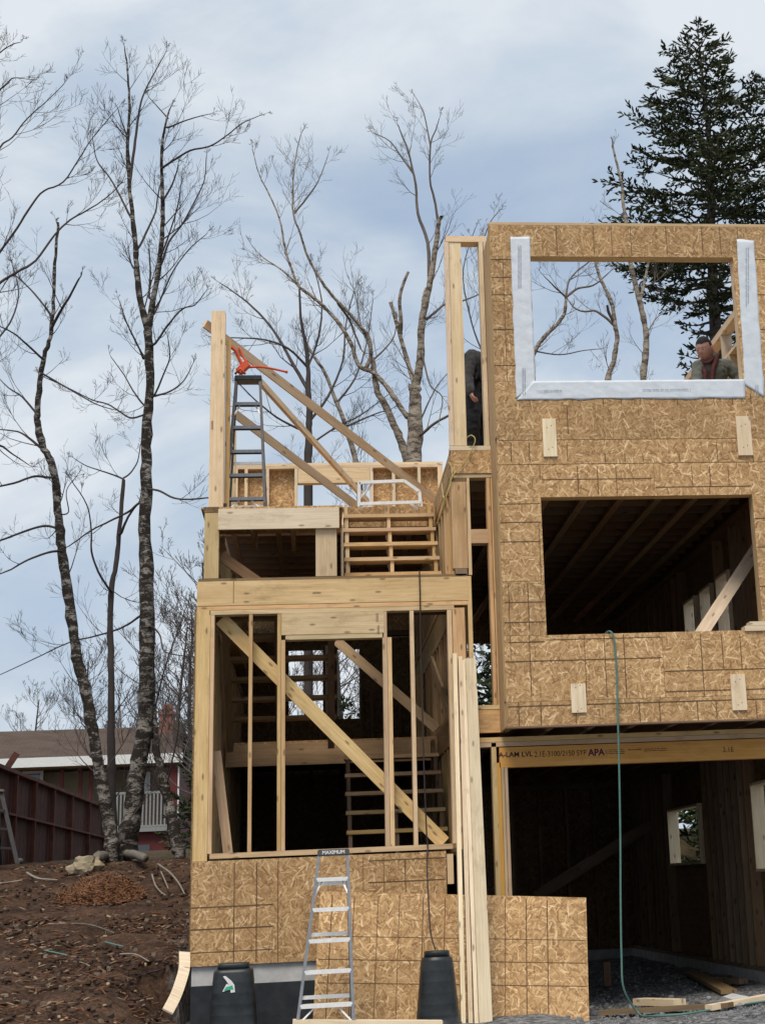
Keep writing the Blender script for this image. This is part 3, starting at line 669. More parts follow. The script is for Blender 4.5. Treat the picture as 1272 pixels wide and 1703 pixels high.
for ops, z0, z1 in ((gops, .511, 2.799), (wops, 3.167, 5.259)):
    k = 0
    for y in frange(.2, YB, .30 if ops is gops else .41):
        if any(a-.06 < y < b_+.03 for a, b_, _, _ in ops): continue
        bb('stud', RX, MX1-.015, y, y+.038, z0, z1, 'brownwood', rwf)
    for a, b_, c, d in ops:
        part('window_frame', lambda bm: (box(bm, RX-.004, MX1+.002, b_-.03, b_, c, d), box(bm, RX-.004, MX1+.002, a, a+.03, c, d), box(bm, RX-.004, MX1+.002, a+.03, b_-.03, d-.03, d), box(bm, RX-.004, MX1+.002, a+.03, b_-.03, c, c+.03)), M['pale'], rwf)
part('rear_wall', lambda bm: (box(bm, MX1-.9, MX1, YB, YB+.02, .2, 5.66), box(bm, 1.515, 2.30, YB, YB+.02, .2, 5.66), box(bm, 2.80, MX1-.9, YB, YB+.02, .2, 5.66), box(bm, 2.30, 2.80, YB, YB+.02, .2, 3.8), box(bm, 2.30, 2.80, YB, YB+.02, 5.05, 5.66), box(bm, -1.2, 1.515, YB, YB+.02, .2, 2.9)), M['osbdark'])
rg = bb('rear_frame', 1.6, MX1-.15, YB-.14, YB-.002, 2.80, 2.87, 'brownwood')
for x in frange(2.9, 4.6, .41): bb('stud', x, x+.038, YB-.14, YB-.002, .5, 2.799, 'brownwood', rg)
# upper storey: right wall being raised, braced
r3 = part('side_wall_frame', lambda bm: (box(bm, RX, MX1-.015, YM+.142, 4.2, 7.44, 7.52), box(bm, RX, MX1-.015, .3, 4.2, 7.10, 7.14)), M['pale'])
for y in frange(-.1, 4.2, .42): bb('stud', RX, MX1-.015, y, y+.038, 5.791, 7.099 if y > .3 else 7.439, 'pale', r3)
for y in frange(.36, 4.2, .9): bb('cripple', RX+.001, MX1-.016, y+.2, y+.238, 7.141, 7.439, 'pale', r3)
bb('side_sheathing', MX1-.014, MX1, YM+.142, 4.2, 5.67, 7.3, 'osb', r3)
brace('wall_brace', (RX-.03, 2.6, 7.20), (RX-.03, 6.2, 5.75), .10, .04, 'pale', r3, EX)
# brace seen in the second storey window, and offcuts on its sill
brace('window_brace', P(1160, 1062, YM+.22), P(1262, 905, YM+.9), .125, .038, 'pale')
part('sill_blocking', lambda bm: (pbox(bm, 1238, 1040, 1300, 1048.5, YM-.03, YM+.12), pbox(bm, 1246, 1033, 1300, 1039.5, YM-.02, YM+.12)), M['pale'])
# scrap blocks nailed on the sheathing
for q in ((902.5, 696, 925, 759), (1225, 692, 1249, 757), (949.5, 1137, 974, 1185), (1215.5, 1121, 1240, 1181)):
    bk = pb('nailed_block', *q, y0-.022, y0-.0005, 'pale')
    bm = nb()
    for dx, dz in ((-.03, .1), (.025, .12), (-.02, -.12), (.03, -.1)):
        cx, cz = P((q[0]+q[2])/2, (q[1]+q[3])/2, y0-.022).x+dx*.8, P((q[0]+q[2])/2, (q[1]+q[3])/2, y0-.022).z+dz
        box(bm, cx-.004, cx+.004, y0-.0235, y0-.022, cz-.004, cz+.004)
    obj('nail_head', bm, M['ink'], bk)
# ---- white flashing membrane round the top window
def wrapstrip(pts_outer, seed, name='flashing_membrane'):
    """wrinkled sheet given by a quad grid: list of 4 corners in photo pixels (tl,tr,br,bl)"""
    rr = random.Random(seed)
    (ax, ay), (bx_, by), (cx, cy), (dx, dy) = pts_outer
    tall = abs(dy-ay) > abs(bx_-ax); nu, nv = (10, 60) if tall else (70, 9)
    bm = bmesh.new(); g = []
    for j in range(nv+1):
        row = []
        for i in range(nu+1):
            u, v = i/nu, j/nv
            x = (ax*(1-u)+bx_*u)*(1-v)+(dx*(1-u)+cx*u)*v; y = (ay*(1-u)+by*u)*(1-v)+(dy*(1-u)+cy*u)*v
            p = P(x, y, y0)
            wob = noise.noise(Vector((p.x*6, p.z*6, seed)))
            if tall and i in (0, nu): p.x += wob*.012
            if (not tall) and j == nv: p.z += wob*.018
            if tall and j in (0, nv): p.z += wob*.02
            s = Vector((p.x, p.z, seed*3.3))
            h = .0045 + .003*seed*.2 + .0035*abs(noise.noise(Vector((p.x*4, p.z*14, seed)) if not tall else Vector((p.x*14, p.z*4, seed)))) + .004*noise.noise(s*16)
            row.append(bm.verts.new((p.x, y0-max(.0035, h), p.z)))
        g.append(row)
    for r0, r1 in zip(g, g[1:]):
        for i in range(nu): bm.faces.new((r0[i], r1[i], r1[i+1], r0[i+1])).smooth = True
    bmesh.ops.recalc_face_normals(bm, faces=bm.faces)
    # thickness
    r = bmesh.ops.extrude_face_region(bm, geom=list(bm.faces)); 
    for v in r['geom']:
        if isinstance(v, bmesh.types.BMVert): v.co.y = y0-.0012
    bmesh.ops.recalc_face_normals(bm, faces=bm.faces)
    return obj(name, bm, M['wrap'], house)
def dashes(parent, x, y, x2, y2, rows, seed, Yp, mat='greyink', px=1.0):
    """lines of tiny print, as in the photograph too small to read"""
    rr = random.Random(seed); bm = nb()
    tall = abs(y2-y) > abs(x2-x)
    for r in range(rows):
        t = 0.0
        while t < 1:
            L = rr.uniform(.012, .04); 
            if tall: a = P(x+r*3.4*px, y+(y2-y)*t, Yp); b_ = P(x+r*3.4*px, y+(y2-y)*min(1, t+L), Yp); box(bm, a.x-.0045*px, a.x+.0045*px, Yp-.001, Yp, b_.z, a.z)
            else: a = P(x+(x2-x)*t, y+(y2-y)*t+r*3.4*px, Yp); b_ = P(x+(x2-x)*min(1, t+L), y+(y2-y)*t+r*3.4*px, Yp); box(bm, a.x, b_.x, Yp-.001, Yp, a.z-.0045*px, a.z+.0045*px)
            t += L+rr.choice((.008, .008, .03))
    obj('small_print', bm, M[mat], parent)
w1 = wrapstrip([(848, 394), (880.5, 394), (889.5, 640), (858, 663)], 1)
w2 = wrapstrip([(1223.5, 399), (1253, 400), (1270, 660), (1237.5, 640)], 2)
w3 = wrapstrip([(886, 634), (1238, 631), (1238, 661.5), (858, 666)], 4)
dashes(w1, 862, 408, 863, 478, 2, 1, y0-.0145); dashes(w1, 869, 612, 870, 655, 2, 2, y0-.0145)
dashes(w2, 1240, 412, 1243, 508, 2, 3, y0-.0145); dashes(w2, 1256, 640, 1257, 660, 2, 4, y0-.0145)
dashes(w3, 893, 650, 935, 649, 1, 5, y0-.0175); dashes(w3, 1068, 648, 1148, 647, 1, 6, y0-.0175)
# membrane folded over the sill
bb('folded_membrane', WX0, WX1, YM-.011, YM+.143, W3B-.001, W3B+.004, 'wrap')
# ---- garage front: laminated header with its stamp, posts
lv = pb('garage_header', 830, 1235, 1310, 1268, .0, .13, 'lvl')
def text(name, body, px, py, Yp, size, mat, parent, xs=1.0, bold=0.0, rot=0.0):
    cu = bpy.data.curves.new(name, 'FONT'); cu.body = body; cu.size = size; cu.extrude = .0006; cu.offset = bold
    to = bpy.data.objects.new('tmp_text', cu); C.objects.link(to)
    dg = bpy.context.evaluated_depsgraph_get(); dg.update()
    me = bpy.data.meshes.new_from_object(to.evaluated_get(dg)); bpy.data.objects.remove(to); bpy.data.curves.remove(cu)
    me.name = name; me.materials.clear(); me.materials.append(M[mat])
    p = P(px, py, Yp)
    T = Matrix.Translation((p.x, Yp-.001, p.z)) @ Matrix.Rotation(rot, 4, 'Y') @ Matrix.Rotation(math.pi/2, 4, 'X') @ Matrix.Diagonal((xs, 1, 1, 1))
    me.transform(T)
    return link(bpy.data.objects.new(name, me), parent)
text('stamp_lettering', 'A-LAM LVL', 829, 1259.5, 0, .066, 'ink', lv, 1.05, .0015)
text('stamp_lettering', '2.1E-3100/2150 SYP', 888, 1259, 0, .075, 'ink', lv, .84, 0.0)
text('stamp_lettering', 'APA', 978, 1256.8, 0, .088, 'inkred', lv, .98, .003)
dashes(lv, 1006, 1247.5, 1038, 1246.8, 3, 8, 0, 'ink', .9); dashes(lv, 1044, 1247, 1066, 1246, 1, 9, 0, 'ink'); dashes(lv, 1071, 1246, 1109, 1244.5, 2, 10, 0, 'ink', .9)
text('stamp_lettering', '2.1E', 1201, 1251, 0, .07, 'ink', lv, .95)
gp = pb('garage_post', 829.5, 1268.5, 836, 1500, 0, .14, 'lvl')
pb('garage_post', 836.6, 1269, 841.5, 1500, .001, .14, 'pine'); pb('garage_post', 842.2, 1269, 847.5, 1500, .002, .14, 'pine')
pb('garage_post', 821, 1235.2, 829, 1500, .001, .14, 'pine')
bb('low_wall_plate', 1.61, P(850, 1480, 0).x, 0, .14, .88, .92, 'pine')
bb('low_wall_infill', 1.61, P(850, 1480, 0).x, .01, .12, .2, .879, 'concrete')
brace('garage_brace', P(1085, 1368, 7.5), P(890, 1492, 7.5), .15, .038, 'brownwood')

# ================================================================== LOOSE THINGS ROUND THE HOUSE
def top(name, bm, mat, label, cat, group=None, smooth=False):
    o = obj(name, bm, mat, None, smooth); return tag(o, label, cat, group)
# ---- leaning strand board sheet
def Hb(p): return H(p.x, p.y)
bm = nb()
tl, tr, br_, bl = P(533, 1482.5, -.10), P(974, 1493, -.10), P(977, 1700, -.42), P(519, 1712, -.42)
ux = (tr-tl).normalized(); vz = ((tl-bl)+(tr-br_)).normalized(); vz = (vz - ux*vz.dot(ux)).normalized(); nn = ux.cross(vz)
SL, SH = (tr-tl).length, 1.20
c = tl + ux*SL/2 - vz*SH/2
obox(bm, c, (ux, nn, vz), (SL/2, .0055, SH/2), 0)
def sheetline(u0, v0, u1, v1):
    a = tl + ux*u0 - vz*v0; b_ = tl + ux*u1 - vz*v1; d = (b_-a); 
    if d.length < .01: return
    cc = (a+b_)/2 + nn*(-.0062 if nn.y > 0 else .0062)
    obox(bm, cc, (d.normalized(), nn, d.normalized().cross(nn)), (d.length/2, .0012, .0034*random.uniform(.7, 1.4)), 1)
for px in (553, 589, 628, 663, 702, 738, 838, 873, 908):
    u = (px-533)/(974-533)*SL; sheetline(u, .03, u, SH-.02)
for px, full in ((1560, 1), (1596, 1), (1632, 1)):
    v = (px-1491)/(1700-1491)*SH; sheetline(.02, v+.01, SL-.02, v)
top('leaning_board_sheet', bm, [M['osb'], M['line']], 'large sheet of strand board leaning against the wall below the stud opening, beside the garage', 'board')
# ---- leaning lumber
lum = [((755.5, 1089), (770, 1704), .040, 'narrow fresh plank on edge, leftmost of the planks leaning on the house corner'),
       ((764.5, 1094), (782, 1704), .038, 'narrow fresh plank on edge, second of the leaning planks from the left'),
       ((769.5, 1100), (791.5, 1704), .034, 'thin pinkish plank edge half hidden beside the wide leaning plank'),
       ((780.5, 1096), (807.5, 1704), .118, 'wide pale fresh plank, rightmost and broadest of the planks leaning on the house corner')]
for i, (a, b_, wd, lb) in enumerate(lum):
    A = P(a[0], a[1], -.10); B = P(b_[0], b_[1], -.80)
    bm = nb(); beam(bm, B, A, wd, .09 if wd < .05 else .038, EY)
    top('leaning_plank', bm, M['pale'], lb, 'plank', 'fresh planks leaning on the house corner')
# ---- plank at the very bottom
bm = nb(); a, b_ = P(487, 1699.5, -1.45), P(735, 1701, -1.45)
beam(bm, a, b_, .15, .038, EZ)
top('low_plank', bm, M['pale'], 'long flat light plank lying across the ground in front of the stepladder', 'plank')
# ---- black tapered bins
def lathe(bm, prof, c, n=28, sq=0.0, mi=0):
    rings = []
    for r, z in prof:
        row = []
        for k in range(n):
            a = 2*math.pi*k/n
            e = 1.0/ (abs(math.cos(a))**(2+sq)+abs(math.sin(a))**(2+sq))**(1.0/(2+sq))
            row.append(bm.verts.new((c.x+math.cos(a)*r*e, c.y+math.sin(a)*r*e, c.z+z)))
        rings.append(row)
    for r0, r1 in zip(rings, rings[1:]):
        for k in range(n):
            f = bm.faces.new((r0[k], r0[(k+1) % n], r1[(k+1) % n], r1[k])); f.smooth = True; f.material_index = mi
    bm.faces.new(rings[0][::-1]); bm.faces.new(rings[-1])
def bin_(px_top, py_top, px_bot, hw_top, hw_bot, Y, sq, label, sticker):
    ct = P(px_top, py_top, Y); cb = P(px_bot, 1703, Y); zb = H(cb.x, Y)-.02
    h = ct.z - zb; s = 2782/(16.5+Y)
    rt_, rb_ = hw_top/s, hw_bot/s; rb_ = rt_ + (rb_-rt_)*h/(ct.z-cb.z)
    b = empty('composter_bin', (ct.x, Y, zb), label, 'bin', 'black tapered bins')
    bm = nb(); prof = [(rb_+.012, 0), (rb_+.012, .03), (rb_, .035)]
    for k in range(1, 6):
        t = k/6; r = rb_+(rt_-rb_)*t; z = h*.94*t; prof += [(r, z-.012), (r+.0012, z), (r, z+.012)]
    prof += [(rt_, h*.92), (rt_-.004, h*.955), (rt_-.02, h*.972), (rt_*.86, h*.975)]
    lathe(bm, prof, Vector((ct.x, Y, zb)), 40, sq); obj('bin_body', bm, M['blackplastic'], b)
    bm = nb(); lathe(bm, [(rt_*.80, h*.974), (rt_*.80, h*1.045), (rt_*.76, h*1.06), (rt_*.2, h*1.065)], Vector((ct.x, Y, zb)), 36, sq)
    obj('lid', bm, M['blackplastic'], b)
    return b, ct, zb, h, rt_, rb_
b1 = bin_(389, 1608, 391, 30, 36, -.62, 3.0, 'black tapered plastic bin with a green and white sticker, left of the stepladder', True)
b2 = bin_(726, 1588, 728, 25, 34.5, -.80, .3, 'black tapered plastic bin without sticker, with the hanging black cord ending on its lid', False)
def polyplate(bm, pts, Y, mi=0, th=.002):
    f = [bm.verts.new((P(x, y, Y).x, Y, P(x, y, Y).z)) for x, y in pts]; g = [bm.verts.new(v.co + Vector((0, th, 0))) for v in f]
    bm.faces.new(f[::-1]).material_index = mi; bm.faces.new(g).material_index = mi
    for i in range(len(f)): bm.faces.new((f[i], g[i], g[(i+1) % len(f)], f[(i+1) % len(f)])).material_index = mi
ys_ = -.62 - b1[4] - .022
bm = nb()
polyplate(bm, [(371, 1624), (375, 1623), (385, 1631), (390, 1638), (391, 1650), (384, 1651), (383, 1645), (372, 1649.5), (370, 1649), (375, 1640), (377, 1636), (381, 1638), (377, 1632)], ys_)
polyplate(bm, [(372.5, 1648), (376, 1641.5), (383, 1640), (386.5, 1638.5), (388.5, 1645), (383, 1646)], ys_-.0025, 1, .002)
obj('sticker', bm, [M['white'], M['greenlabel']], b1[0])

# ---- stepladders
def stepladder(label, FL, FR, TL, TR, zb, nstep, step_ts, rail, tread, rear_y, cap='MAXIMUM', capmat='blackplastic', yb=0, yt=0, group=None, rear_bars=(), rear=None):
    """FL/FR front feet x, TL/TR top x (metres), front feet depth yb, top depth yt"""
    zt_ = TL.z
    root = empty('stepladder', ((FL.x+FR.x)/2, (yb+rear_y)/2, zb), label, 'ladder', group)
    def rp(side, t):
        a, b_ = (FL, TL) if side < 0 else (FR, TR)
        return Vector((a.x+(b_.x-a.x)*t, yb+(yt-yb)*t, zb+(zt_-zb)*t))
    for s in (-1, 1):
        bm = nb(); a, b_ = rp(s, 0), rp(s, 1); d = (b_-a).normalized()
        beam(bm, a, b_, .026, .07, EY); obj('front_rail', bm, M[rail], root)
        bm = nb(); beam(bm, a-d*.004+EZ*.02, a+d*.06, .034, .08, EY); obj('foot', bm, M['blackplastic'], root)
        r0 = Vector((a.x+s*.0, rear_y, zb)); r1 = Vector((b_.x, yt+.09, zt_-.02))
        bm = nb(); beam(bm, r0, r1, .022, .04, EY); obj('rear_rail', bm, M[rear or rail], root)
        # hinged spreader
        bm = nb(); m1 = a.lerp(b_, .52); m2 = r0.lerp(r1, .55); beam(bm, m1, m2, .018, .006, EX); obj('spreader', bm, M['alu'], root)
    for t in step_ts:
        a, b_ = rp(-1, t), rp(1, t)
        bm = nb(); c = (a+b_)/2; hw = (b_.x-a.x)/2-.004
        box(bm, c.x-hw, c.x+hw, c.y-.037, c.y+.045, c.z-.004, c.z+.004); box(bm, c.x-hw, c.x+hw, c.y-.040, c.y-.0365, c.z-.028, c.z+.0045)
        box(bm, c.x-hw, c.x+hw, c.y+.0455, c.y+.049, c.z-.024, c.z+.0045)
        obj('step', bm, M[tread], root)
    for t in rear_bars:
        a, b_ = rp(-1, t), rp(1, t); y = rear_y+(yt+.09-rear_y)*t
        bm = nb(); box(bm, a.x+.008, b_.x-.008, y-.008, y+.008, a.z-.016, a.z+.016); obj('rear_bar', bm, M['alu'], root)
    # corner gussets under the top and bottom steps
    for t, k in ((step_ts[0], -.07), (step_ts[-1], -.07)):
        for s in (-1, 1):
            a = rp(s, t); b_ = rp(s, t + (-.09 if t == step_ts[-1] else -.10))
            bm = nb(); beam(bm, Vector((a.x-s*(.13 if t == step_ts[0] else .055), a.y+.01, a.z-.02)), Vector((b_.x-s*.008, b_.y-.0, b_.z)), .014, .02, EY); obj('gusset', bm, M['alu'], root)
    a, b_ = rp(-1, 1), rp(1, 1)
    bm = nb(); box(bm, a.x-.018, b_.x+.018, yt-.055, yt+.13, zt_-.035, zt_+.018)
    bmesh.ops.bevel(bm, geom=list(bm.edges), offset=.007, segments=2, affect='EDGES')
    cp = obj('top_cap', bm, M[capmat], root)
    if cap:
        cu = bpy.data.curves.new('t', 'FONT'); cu.body = cap; cu.size = .042; cu.extrude = .0006; cu.align_x = 'CENTER'; cu.offset = .0012
        to = bpy.data.objects.new('tmp_text', cu); C.objects.link(to); dg = bpy.context.evaluated_depsgraph_get(); dg.update()
        me = bpy.data.meshes.new_from_object(to.evaluated_get(dg)); bpy.data.objects.remove(to); bpy.data.curves.remove(cu)
        me.materials.clear(); me.materials.append(M['white'])
        me.transform(Matrix.Translation(((a.x+b_.x)/2, yt-.0565, zt_-.021)) @ Matrix.Rotation(math.pi/2, 4, 'X'))
        link(bpy.data.objects.new('cap_lettering', me), cp)
    return root
YF, YTp = -1.50, -1.08
TLp, TRp = P(531.5, 1417, YTp), P(577.5, 1416, YTp); zz = P(555, 1416, YTp).z; TLp.z = zz; TRp.z = zz
def fy(px, py):       # point on the sloping front plane of the ladder
    y = YTp
    for _ in range(6):
        p = P(px, py, y); t = (p.z-.33)/(zz-.33); y = YF+(YTp-YF)*t
    return p
fl, fr = fy(497.5, 1680), fy(587, 1680)
# extend rails down to the ground
ta = (fl.z-.33)/(zz-.33)
FL = Vector((TLp.x+(fl.x-TLp.x)/(1-ta), 0, 0)); FR = Vector((TRp.x+(fr.x-TRp.x)/(1-ta), 0, 0))
sts = [(fy(550, y).z-.33)/(zz-.33) for y in (1669, 1613, 1561.5, 1510, 1460)]
lad1 = stepladder('grey metal stepladder standing in front of the strand board below the stud opening', FL, FR, TLp, TRp, .33, 5, sts, 'steel', 'alu', -.62, 'MAXIMUM', 'steeldark', YF, YTp, rear_bars=(sts[0]+.01, sts[2]+.02, sts[4]-.03))
# upper ladder on the platform: its feet stand on the platform deck
YF2, YT2, ZB2 = .16, .38, 5.165
TL2, TR2 = P(393.5, 629, YT2), P(432.5, 629, YT2); TL2.z = TR2.z = P(412, 629, YT2).z
FL2, FR2 = P(374.5, 838, YF2), P(441, 838, YF2)
sts2 = [(P(410, y, .27).z-ZB2)/(TL2.z-ZB2) for y in (832, 791.5, 750.5, 709, 668)]
lad2 = stepladder('dark railed stepladder standing on the upper platform beside the tall corner post', FL2, FR2, TL2, TR2, ZB2, 5, sts2, 'steeldark', 'steel', .92, None, 'blackplastic', YF2, YT2, rear_bars=(.13, .43))
# ---- orange ladder stabiliser hooked over the upper ladder
def pz(x, y, Y): p = P(x, y, Y); return p
st = empty('ladder_stabiliser', P(402, 612, .42), 'bright orange plastic and metal stabiliser bracket hooked on top of the upper stepladder', 'bracket')
bm = nb(); tubemesh(bm, smooth_pts([pz(382, 575, .40), pz(392, 583, .41), pz(398, 596, .42), pz(405, 610, .42)], 4), .016, 8)
obj('arm', bm, M['orange'], st)
bm = nb(); tubemesh(bm, smooth_pts([pz(387, 571, .46), pz(397, 578, .46), pz(404, 592, .46), pz(412, 606, .45)], 4), .011, 8)
obj('arm', bm, M['orange'], st)
bm = nb(); tubemesh(bm, smooth_pts([pz(410, 611, .44), pz(430, 610, .46), pz(452, 613, .50), pz(478, 619, .56)], 4), [.014]*4+[.012]*8+[.017], 8)
obj('arm', bm, M['orange'], st)
bm = nb(); beam(bm, pz(388, 586, .44), pz(403, 606, .44), .055, .02, EY); obj('plate', bm, M['white'], st)
bm = nb(); beam(bm, pz(396, 620, .43), pz(413, 604, .43), .085, .07, EY); bmesh.ops.bevel(bm, geom=list(bm.edges), offset=.012, segments=2, affect='EDGES'); obj('clamp', bm, M['orange'], st)
bm = nb(); tubemesh(bm, [pz(391, 622, .40), pz(400, 613, .40), pz(408, 622, .40)], .014, 8); obj('hook', bm, M['orange'], st)
# ---- bare aluminium trestle on the upper stair head
tr_ = empty('aluminium_trestle', P(648, 843, 1.7), 'bare aluminium folding trestle standing at the head of the upper stair', 'trestle')
T1 = [pz(597, 843, 1.9), pz(597, 803, 1.9), pz(672, 800, 1.9), pz(697, 818, 1.9), pz(700, 843, 1.9)]
for a, b_, nm in ((0, 1, 'leg'), (1, 2, 'top_rail'), (2, 3, 'side_rail'), (3, 4, 'leg')):
    bm = nb(); beam(bm, T1[a], T1[b_], .035, .05, EY); obj(nm, bm, M['alu'], tr_)
bm = nb(); beam(bm, pz(598, 838, 1.87), pz(699, 835, 1.87), .035, .03, EY); obj('lower_rail', bm, M['alu'], tr_)
bm = nb(); beam(bm, pz(599, 828, 1.93), pz(618, 806, 1.93), .022, .03, EY); obj('gusset', bm, M['alu'], tr_)
bm = nb(); beam(bm, pz(598, 846, 1.93), pz(612, 839, 1.93), .022, .03, EY); obj('gusset', bm, M['alu'], tr_)
bm = nb(); beam(bm, pz(682, 838, 1.93), pz(695, 847, 1.93), .022, .03, EY); obj('gusset', bm, M['alu'], tr_)
# ---- cords and hose
bm = nb(); tubemesh(bm, smooth_pts([P(697.5, 950, .05), P(697.5, 957, -.02), P(698.5, 1000, -.025), P(700, 1100, -.03), P(704, 1250, -.04), P(709, 1380, -.05), P(711, 1410, -.06), P(710, 1440, -.2), P(712.5, 1500, -.42), P(716, 1550, -.62), P(723, 1578, -.8)], 5), .0075, 6)
top('black_cord', bm, M['cord'], 'black cord hanging from the floor beam down to the lid of the black bin', 'cord', smooth=True)
bm = nb(); tubemesh(bm, smooth_pts([P(775, 728, .02), P(784, 724, -.04), P(790, 732, -.05), P(783, 750, -.04), P(765, 778, -.04), P(752, 792, -.03), P(747, 812, -.02), P(740, 832, .02), P(737, 856, .1)], 6), .006, 6)
top('yellow_cord', bm, M['ycord'], 'thin yellow cord looped over the sill of the slim upper frame', 'cord', smooth=True)
bm = nb(); tubemesh(bm, smooth_pts([P(738, 830, .3), P(735, 800, .5), P(746, 770, .1), P(752, 788, -.03), P(742, 815, .1), P(735, 850, .3), P(726, 872, .7)], 6), .006, 6)
top('yellow_cord', bm, M['ycord'], 'second loop of yellow cord hanging down beside the open stud partition', 'cord', smooth=True)
pts = [P(1004, 1062, YM+.2), P(1007, 1053, YM+.08), P(1013, 1050, YM-.03), P(1019, 1056, YM-.05), P(1022, 1075, YM-.05), P(1025, 1120, YM-.05), P(1027, 1200, YM-.05), P(1029.5, 1300, YM-.03), P(1031, 1400, YM), P(1031.5, 1500, YM), P(1033, 1590, YM), P(1037, 1645, YM)]
pe = P(1048, 1672, -.55); 
for q in ((1062, 1686), (1085, 1692), (1130, 1690), (1180, 1682), (1235, 1672), (1290, 1664)):
    y = -.45
    for _ in range(8):
        p = P(q[0], q[1], y); y += (p.z-(H(p.x, y)+.03))*(-4 if p.z < H(p.x, y)+.03 else -4)*(-1)*0.5; y = max(-2, min(2.5, y))
    pts.append(Vector((p.x, y, H(p.x, y)+.03)))
bm = nb(); tubemesh(bm, smooth_pts(pts, 6), .0095, 8)
top('green_hose', bm, M['hose'], 'green air hose hanging from the second storey window sill down to the garage floor', 'hose', smooth=True)
# ---- lumber scraps in the garage
def ground_pt(px, py, dz=.02):
    """where the view ray through a pixel meets the terrain"""
    d = ray(px, py); t = 8.0
    while t < 90:
        p = CAM + d*t
        if p.z <= H(p.x, p.y)+dz: break
        t += .05
    return p
scr = [((1062, 1671), (1130, 1673), .14, .06, 'pale', 'short pale offcut block lying on the gravel inside the garage near the hose'),
       ((1000, 1690), (1215, 1677), .13, .04, 'brownwood', 'long weathered board lying across the garage entrance'),
       ((1178, 1682), (1290, 1661), .10, .045, 'pale', 'bright fresh board lying at the right edge of the garage entrance'),
       ((1150, 1622), (1212, 1655), .16, .04, 'brownwood', 'brown plank lying obliquely on the garage gravel'),
       ((1190, 1634), (1236, 1637), .10, .05, 'brownwood', 'short brown plank lying behind the oblique plank in the garage')]
for a, b_, wd, th, mt, lb in scr:
    A, B = ground_pt(*a, th/2), ground_pt(*b_, th/2); A.z += .03; B.z += .03
    bm = nb(); beam(bm, A, B, wd, th, EZ); top('scrap_board', bm, M[mt], lb, 'board', 'board scraps on the garage floor')
bm = nb(); a = ground_pt(1010, 1640); beam(bm, a, a+EZ*.26, .08, .05, EY); top('survey_stake', bm, M['brownwood'], 'small upright wooden stub standing in the dark garage', 'stake')
bm = nb(); a = ground_pt(1225, 1668, .03); chip(bm, a.x, a.y, a.z, .2, .11, .05, 0, random.Random(3)); top('stone', bm, M['concrete'], 'flat grey stone slab by the garage boards', 'stone')
# ---- bent board leaning by the left wall
bm = nb(); A = P(307, 1584, -.55); B = P(279, 1682, -1.45); prev = None
mid = (A+B)/2 + Vector((.03, 0, -.03))
sp_ = smooth_pts([A, A.lerp(mid, .5)+Vector((.018, 0, 0)), mid, mid.lerp(B, .5)+Vector((.008, 0, 0)), B], 4)
for p, q in zip(sp_, sp_[1:]): beam(bm, p, q+(q-p)*.04, .095, .014, Vector((.2, -1, .3)), 0)
top('warped_board', bm, M['pale'], 'thin warped pale board leaning on the soil bank at the left corner of the house', 'board')

# ================================================================== SOIL BANK
def blob(center, rx, ry, rz, seed, sub=3, rough=.25):
    bm = bmesh.new(); bmesh.ops.create_icosphere(bm, subdivisions=sub, radius=1)
    for v in bm.verts:
        d = 1 + rough*noise.noise(v.co*1.4+Vector((seed, 0, 0))) + rough*.5*noise.noise(v.co*3.5+Vector((seed, 5, 0)))
        v.co = Vector((v.co.x*rx*d, v.co.y*ry*d, v.co.z*rz*d)) + center
    return bm
p = ground_pt(143, 1446); top('boulder', blob(p+Vector((0, 0, .04)), .20, .16, .15, 2, 3, .4), M['rock'], 'pale tan boulder on top of the soil bank in front of the fence', 'rock')
def stick(name, pxs, r0, r1, mat, label, cat, lift=.04, group=None):
    pts = [ground_pt(x, y)+Vector((0, 0, lift+random.uniform(-.01, .02))) for x, y in pxs]
    bm = nb(); sp_ = smooth_pts(pts, 4); n = len(sp_)
    tubemesh(bm, sp_, [(r0+(r1-r0)*i/(n-1))*(.75 if r0 < .035 else 1)*(1+.18*noise.noise(Vector((i*1.7, r0*90, 2)))) for i in range(n)], 7); return top(name, bm, mat, label, cat, group, True)
stick('fallen_log', [(164, 1440), (185, 1433), (205, 1433), (228, 1437), (243, 1443)], .075, .05, M['log'], 'grey fallen log lying at the foot of the tree clump', 'log', .10)
stick('root', [(253, 1462), (258, 1478), (266, 1489), (276, 1496)], .016, .008, M['root'], 'bleached bent root, left of the three pale roots beside the house', 'root', .05, 'bleached roots on the bank')
stick('root', [(268, 1458), (274, 1472), (280, 1488)], .014, .008, M['root'], 'short bleached root, middle of the three pale roots beside the house', 'root', .05, 'bleached roots on the bank')
stick('root', [(263, 1444), (282, 1460), (297, 1478), (307, 1494)], .018, .010, M['root'], 'longest bleached root, nearest the house wall', 'root', .05, 'bleached roots on the bank')
stick('cut_branch', [(0, 1478), (20, 1474), (38, 1472)], .02, .012, M['root'], 'short cut branch at the left edge of the bank', 'branch', .04, 'branches on the bank')
stick('cut_branch', [(45, 1459), (62, 1466), (80, 1468), (96, 1470)], .022, .012, M['root'], 'pale cut branch lying below the boulder', 'branch', .04, 'branches on the bank')
stick('cut_branch', [(30, 1440), (45, 1432), (62, 1425)], .04, .03, M['root'], 'thick split branch lying in front of the fence', 'branch', .06, 'branches on the bank')
stick('cut_branch', [(80, 1543), (110, 1542), (150, 1545), (190, 1556)], .013, .007, M['log'], 'long thin dark branch lying across the middle of the bank', 'branch', .03, 'branches on the bank')
stick('cut_branch', [(200, 1592), (225, 1594), (248, 1604)], .013, .007, M['root'], 'thin curved twig low on the bank', 'branch', .03, 'branches on the bank')
stick('green_strip', [(74, 1586), (95, 1589), (112, 1593)], .010, .010, M['hose'], 'piece of green plastic strip half buried in the soil, the longer one on the left', 'plastic strip', .03)
